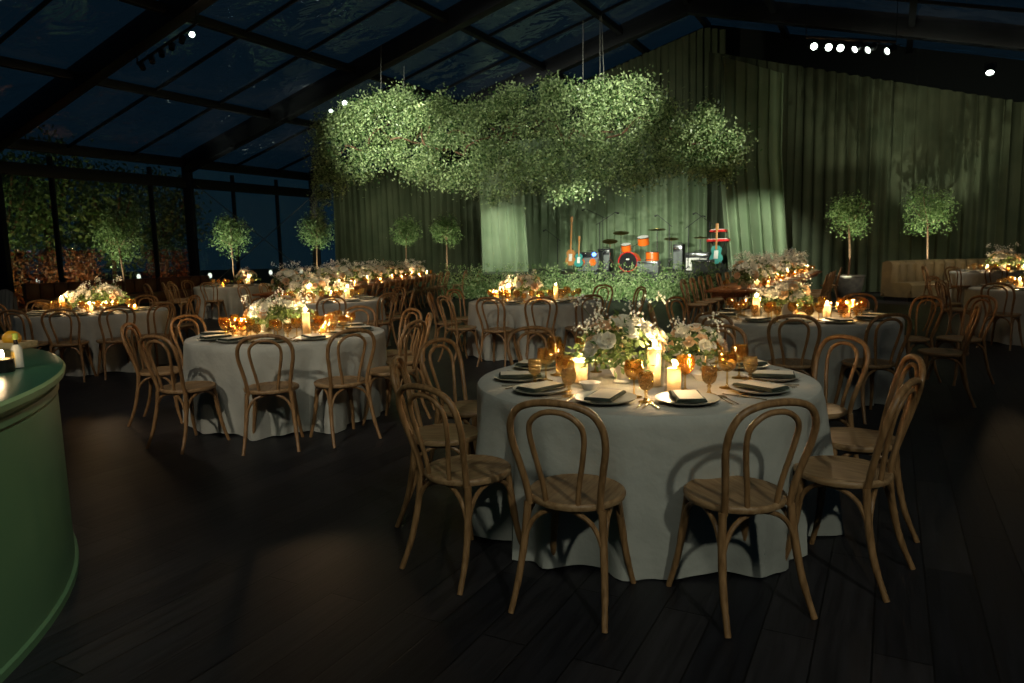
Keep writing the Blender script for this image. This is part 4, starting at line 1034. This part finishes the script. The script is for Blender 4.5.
def jar(p, lab):
    b = MB(); b.lathe([(0, 0), (.036, 0), (.038, .004), (.038, .05), (.035, .05), (.035, .006), (0, .006)], 28); g = b.mesh('jar', M['darkglass'])
    b = MB(); b.lathe([(.038, .05), (.038, .082), (.0355, .082), (.0355, .05)], 28, closed=True); gl = b.mesh('glass_rim', M['glass'])
    b = MB(); b.lathe([(0, .007), (.034, .007), (.034, .052), (0, .05)], 20); wx = b.mesh('wax', M['wax'])
    b = MB(); b.lathe([(.0, 0), (.0055, .006), (.0065, .013), (.004, .026), (.0, .034)], 10, Matrix.Translation((0, 0, .055))); fl = b.mesh('flame', M['flame'])
    build('candle_jar', [('jar', g), ('glass_rim', gl), ('wax', wx), ('flame', fl)], lab, 'candle', None, p, 0, sc=1.15)
    point((p[0], p[1], p[2]+.12), .22, WARM)
jar(at(4, 372, zb), 'lit candle in a dark jar beside the bottle on the bar')
b = MB()
cw, cd, chh = .15, .07, .038
for x0, x1, y0, y1 in ((-cw, cw, -cd, -cd+.008), (-cw, cw, cd-.008, cd), (-cw, -cw+.008, -cd, cd), (cw-.008, cw, -cd, cd)): b.box(x0, x1, y0, y1, .0, chh)
b.box(-cw, cw, -cd, cd, 0, .008)
pcr = at(6, 348, zb)
tag(link('garnish_crate', b.mesh('garnish_crate', M['crate'], False), None, pcr, (0, 0, -.2)), 'shallow pale wooden garnish crate at the back of the bar top', 'crate')
b = MB(); b.ball((0, 0, 0), .047, 20, 14, (1, 1, .95)); orm = b.mesh('peel', M['lemon']); b = MB(); b.lathe([(0, .0455), (.004, .045), (.005, .043)], 8); stm = b.mesh('stem_end', M['capgreen'])
build('orange', [('peel', orm), ('stem_end', stm)], 'bright orange resting in the garnish crate on the bar', 'fruit', None, (pcr.x+.05, pcr.y-.015, zb+.056), 0)
point((pcr.x-.16, pcr.y+.02, zb+.14), .3, WARM)  # warm point light beside the crate, no candle built here

# ================================================================ LIGHT FIXTURES
b = MB(); b.lathe([(0, .02), (.068, .02), (.07, -.03), (.076, -.03), (.08, .16), (.05, .2), (0, .2)], 20); HSG = b.mesh('housing', M['black'])
b = MB(); b.lathe([(0, -.004), (.07, -.004)], 20); LNS = b.mesh('lens', M['lens'])
b = MB(); b.tube([(-.09, 0, .1), (-.1, 0, .26), (0, 0, .3), (.1, 0, .26), (.09, 0, .1)], .008, 6); YOKE = b.mesh('yoke', M['black'])
b = MB(); b.lathe([(0, -.004), (.07, -.004)], 20); LNO = b.mesh('lens', M['darkglass'])
def fixture(p, tgt, label, on=True, sc=1.0, grp='stage spotlights'):
    ro = (Vector(tgt)-Vector(p)).to_track_quat('-Z', 'Y').to_euler()
    build('spotlight', [('housing', HSG), ('lens', LNS if on else LNO), ('yoke', YOKE)], label, 'lamp', grp, p, 0, rot=ro, sc=sc)
hx = [(814, 41), (829, 42), (841, 43), (856, 45), (869, 46), (888, 47)]
od = ['first', 'second', 'third', 'fourth', 'fifth', 'sixth']
bar_a = atY(806, 37, 14.2); bar_b = atY(896, 42, 13.7)
b = MB(); b.tube([bar_a, bar_b], .03, 8); b.tube([bar_a, bar_a+Vector((0, 0, 2.2))], .007, 6); b.tube([bar_b, bar_b+Vector((0, 0, 2.2))], .007, 6)
tag(link('lighting_bar', b.mesh('lighting_bar', M['black'])), 'black bar under the roof carrying six small spotlights', 'lighting bar')
for k, (x, y) in enumerate(hx):
    p = bar_a.lerp(bar_b, (x-806)/90)+Vector((0, -.02, -.17))
    tg = (p.x*.35, 1, 1.5) if k < 3 else (p.x-3-k, p.y-2, 1)
    fixture(p, tg, 'small black spotlight, %s on the bar of six above the sofa' % od[k], True, .9)
p = atY(990, 72, 13.0); fixture(p, (p.x-2, p.y-3, 0), 'single spotlight under the roof above the curved sofa', True, .9)
p = atY(345, 103, 19.5); fixture(p, (p.x+1, p.y-8, 2), 'bright spotlight above the window-side end of the hanging greenery', True, 1.0)
p = atY(331, 111, 19.6); fixture(p, (p.x+2, p.y-6, 3), 'smaller spotlight next to the window-side end of the hanging greenery', True, .7)
# dark cluster on the rafter
la = tent(12, 6.3, roofz(6.3)-.55); lb = tent(12, 8.3, roofz(8.3)-.55)
b = MB(); b.tube([la, lb], .03, 8); b.tube([la, la+Vector((0, 0, .4))], .015, 6); b.tube([lb, lb+Vector((0, 0, .4))], .015, 6)
tag(link('lighting_bar', b.mesh('lighting_bar', M['black'])), 'black bar of spotlights slung under the heavy rafter, bar side of the tent', 'lighting bar')
for k in range(6):
    p = la.lerp(lb, (k+.5)/6)+Vector((0, 0, -.15)); fixture(p, (p.x+4-k, p.y-4, 0) if k != 5 else (0, 3, 1.3), 'black spotlight under the bar-side rafter, %s up the slope' % od[k], k == 5, .8)

# ================================================================ OUTSIDE
def outtree(p, h, cr, label, seed, n=120, trunk=.09):
    g = np.random.default_rng(seed); r = random.Random(seed)
    b = MB(); b.tube(spline([(0, 0, 0), (.1, 0, h*.3), (0, .1, h*.6)], 4), trunk, 7)
    for k in range(6):
        a = k*2.4; b.tube(spline([(0, .05, h*.35+k*.1), (math.cos(a)*cr*.4, math.sin(a)*cr*.4, h*.55), (math.cos(a)*cr*.7, math.sin(a)*cr*.7, h*.75)], 3), .04, 5)
    tr = b.mesh('trunk', M['bark']); P = []
    for k in range(n):
        d = g.normal(size=3); d /= np.linalg.norm(d); c = np.array([0, 0, h*.6])+d*g.random()**.4*[cr, cr, h*.38]
        P.append(c+g.normal(size=(26, 3))*.3)
    fol = leaves('foliage', np.concatenate(P), .2, M['leafd'], .5, droop=.2)
    build('garden_tree', [('trunk', tr), ('foliage', fol)], label, 'tree', 'garden trees outside the windows', p)
for k, (u, v, h, cr, w) in enumerate(((13.8, -5, 5.6, 1.8, 'nearest the bar side'), (11.5, -6, 6.4, 2.1, 'behind the second window panel'), (9.4, -5.0, 5.8, 1.9, 'behind the wide window panel'), (7.4, -6.2, 6.5, 2.0, 'close to the slim mullion'), (5.4, -5.5, 5.2, 1.7, 'just past the corner post'), (2.0, -7, 5.5, 1.9, 'outside the cross-braced bay'))):
    p = tent(u, v, -.13); outtree(p, h, cr*.8, 'dark leafy tree in the night garden outside, '+w, 70+k)
# garden lamps seen through the clear wall
b = MB(); b.lathe([(.03, 0), (.03, .7), (.08, .72), (.08, .74), (.02, .78), (0, .78)], 14); LP = b.mesh('post', M['black'])
b = MB(); b.lathe([(0, .79), (.07, .8), (.08, .9), (.05, .97), (0, .98)], 14); LW = b.mesh('globe', M['lensw']); LO = b.mesh('globe', M['lenso'])
for k, (x, y, Y, o, w) in enumerate(((209, 262, 28, 0, 'seen beside the corner post'), (270, 262, 31, 0, 'seen through the middle of the braced bay'), (301, 262, 32, 0, 'seen at the end of the braced bay'),
                                     (36, 270, 25, 0, 'low between the stand-in shrubs on the bar side'), (138, 268, 29, 0, 'behind the lone potted tree'))):
    q = atY(x, y, Y); build('garden_lamp', [('post', LP), ('globe', LO if o else LW)], 'round white garden lamp outside, '+w, 'lamp', 'white garden lamps', (q.x, q.y, -.13), 0, sc=(.9, .9, 1))
for k, (x, Y) in enumerate(((24, 23), (50, 24.5), (78, 25.5), (90, 26), (160, 29), (182, 30))):  # shrubs added to stand in for orange reflections in the windows
    q = atY(x, 292, Y); 
    g = np.random.default_rng(200+k); hh = 1.9
    P = g.normal(size=(1100, 3))*[.33, .33, .0]+np.stack([np.zeros(1100), np.zeros(1100), g.random(1100)*hh], 1)
    P[:, 0] *= (1-.5*P[:, 2]/hh); P[:, 1] *= (1-.5*P[:, 2]/hh)
    fol = leaves('foliage', P, .13, M['peach'] if 0 else M['leather'], .5)
    b = MB(); b.tube([(0, 0, 0), (0, 0, hh*.7)], .04, 6)
    build('reflection_shrub', [('foliage', fol), ('stem', b.mesh('stem', M['bark']))], 'added rust-coloured shrub shape standing in for orange window reflections, %s from the bar side' % od[k], 'shrub', 'shrub stand-ins for orange window reflections', (q.x, q.y, -.13))
    spot((q.x*.93, q.y*.93, .1), (q.x, q.y, 1.2), 45, 80, (1, .5, .2), .8, .05, 'garden_spot')  # added warm spot that turns the stand-in shrub orange
for u, v in ((14, -2.2), (11, -2.5), (8, -2.5)):
    p = tent(u, v, .1); t = tent(u-.5, v-4, 3.0); spot(p, t, 150, 110, (.9, 1, .5), .8, .1, 'garden_spot')

# ================================================================ LIGHTING
w = bpy.data.worlds.new('night'); bpy.context.scene.world = w; w.use_nodes = True
bg = w.node_tree.nodes['Background']; bg.inputs[0].default_value = (.09, .30, .50, 1); bg.inputs[1].default_value = .036
COOL = (.93, 1, .88)
NEUT = (1, .94, .80)
# key lights from the rafters behind the camera (chair shadows fall on the linen), then added fills
spot((2.6, -4.2, 5.6), (.8, 3.9, .5), 470, 32, COOL, .8, .14)
spot((-3.4, -2.5, 5.8), (-2.0, 6.4, .5), 800, 26, NEUT, .7, .1)
spot((-.5, -2.0, 5.6), (.5, 3.6, .4), 190, 50, COOL, 1, .5)  # added soft fill that eases the shadows at the front table
spot((1.2, 0.5, 5.0), (-2.6, 2.4, .5), 560, 36, (.92, 1, .84), .9, .15)  # added spot that brightens the side of the bar
# pin spots on the tables
for (x, y), e, c in (((.76, 3.9), 330, NEUT), ((-2.05, 6.5), 230, NEUT), ((-5.7, 9.8), 190, NEUT), ((.3, 10.1), 150, NEUT), ((2.84, 7.0), 150, NEUT), ((7.7, 10.3), 190, NEUT), ((11.1, 16.3), 220, NEUT), ((-2.9, 11.1), 360, NEUT), ((-6.9, 17.7), 130, NEUT)):
    spot((x+1.0, y-1.6, 6.2), (x, y, .75), e, 20, c, .7, .06)
for t in (.5, 3, 5.5, 8):
    c_ = Vector((-3.85, 13.3, 0)).lerp(Vector((-2.2, 22.2, 0)), (t+.4)/9)+Vector((-.5, 0, .9)); spot(tuple(c_+Vector((1.5, -2.5, 5.2))), tuple(c_), 380, 30, NEUT, .8, .06)
for t in (1.2, 4, 7):
    c_ = Vector((4.13, 11.1, 0))+AX*t+Vector((-.5, .2, .9)); spot(tuple(c_+Vector((-.5, -3, 5.2))), tuple(c_), 460, 32, NEUT, .8, .06)
spot((-2.5, 2, 6.2), (-3, 13, 0), 420, 75, NEUT, 1, .3)  # added wide soft wash over the bar-side tables, not a pin spot
spot((5.5, 3, 6.2), (5, 12, 0), 170, 75, NEUT, 1, .3)  # added wide soft wash over the sofa-side tables, not a pin spot
GRN = (.94, 1, .84)
# stage wash hung from the rafter behind the greenery, front light through the leaves, added low spots beneath
spot((-.5, 9.5, 2.6), tuple(tent(-1.5, 13.4, .3)), 6500, 24, GRN, .7, .05)  # added low spot without a fixture, reaches the backdrop under the leaves
spot(tuple(tent(6.2, 10.5, 4.7)), tuple(tent(-1.5, 13.2, 1.2)), 90, 62, GRN, .7, .06)
spot(tuple(tent(6.0, 14.5, 4.4)), tuple(tent(-1.0, 14.8, .9)), 1000, 56, GRN, .7, .06)
spot(tuple(tent(5.0, 9.2, 3.6)), tuple(tent(.8, 9.4, 1.6)), 800, 40, GRN, .7, .06)
spot(tuple(tent(6.0, 18.5, 3.8)), tuple(tent(.8, 17.8, 1.2)), 1500, 38, GRN, .7, .06)
spot((-4.6, 7.5, 6.8), tuple(tent(1, 12.5, 2.6)), 1800, 38, GRN, .6, .05)
spot((8.2, 8.0, 5.0), tuple(tent(1, 14, 1.4)), 900, 22, GRN, .6, .05)
spot((.5, 12.5, 2.3), tuple(tent(3.8, 11.5, .45)), 1100, 30, GRN, .8, .06)  # added low spot brightening the window-side half of the stage planting
spot((2.5, 12.5, 2.3), tuple(tent(3.8, 15, .45)), 1100, 30, GRN, .8, .06)  # added low spot brightening the sofa-side half of the stage planting
# light on the greenery itself
LF = (.97, 1, .86)
spot((-6.5, 11.5, 4.8), tuple(chand_pt(385, 130, 0)), 5600, 27, LF, 1, .05)
spot((-2.5, 11.5, 2.4), tuple(chand_pt(450, 160, 0)), 1300, 24, LF, 1, .05)
spot((3.0, 8, 5.0), tuple(chand_pt(608, 98, 0)), 5200, 18, LF, 1, .05)
spot((7.0, 8, 4.6), tuple(chand_pt(706, 137, 0)), 3200, 12, LF, 1, .05)
spot((0.5, 6, 4.0), tuple(chand_pt(540, 140, 0)), 700, 44, LF, 1, .05)
# soft light down the side drapes
for v, e in ((19.2, 14), (20.9, 46), (23.5, 46), (26.0, 36)):
    spot(tuple(tent(5.2, v, 6.9-.3*(v-16)-.5)), tuple(tent(-.8, v+.4, 4.6-.3*(v-16)*.7)), e*3, 90, (1, 1, .74), .9, .1)
for v, e in ((1.8, 70), (4.2, 60), (6.5, 50)):
    spot(tuple(tent(3.4, v, 4.4)), tuple(tent(-.8, v, 2.2)), e*3.2, 80, (.95, 1, .7), .9, .1)
spot(tuple(tent(2.5, 14, 4.2)), tuple(tent(-2.2, 14, 8.0)), 150, 80, (1, 1, .7), .9, .1)
# added spots without fixtures: window-corner chairs, then the sofa
spot((-5.5, 12.0, 5.6), (-7.6, 15.9, .6), 420, 32, (1, .85, .6), .8, .08)
spot((9.4, 13.0, 5.4), (10.2, 18.2, .5), 800, 34, (1, .95, .8), .8, .05)

sc = bpy.context.scene
sc.view_settings.view_transform = 'Standard'; sc.view_settings.look = 'None'; sc.view_settings.gamma = 1
sc.view_settings.exposure = 0.0; sc.view_settings.use_curve_mapping = False
sc.cycles.max_bounces = 8; sc.cycles.transparent_max_bounces = 24; sc.cycles.diffuse_bounces = 3; sc.cycles.glossy_bounces = 3
sc.cycles.sample_clamp_indirect = 3; sc.cycles.sample_clamp_direct = 0
sc.cycles.caustics_reflective = False; sc.cycles.caustics_refractive = False
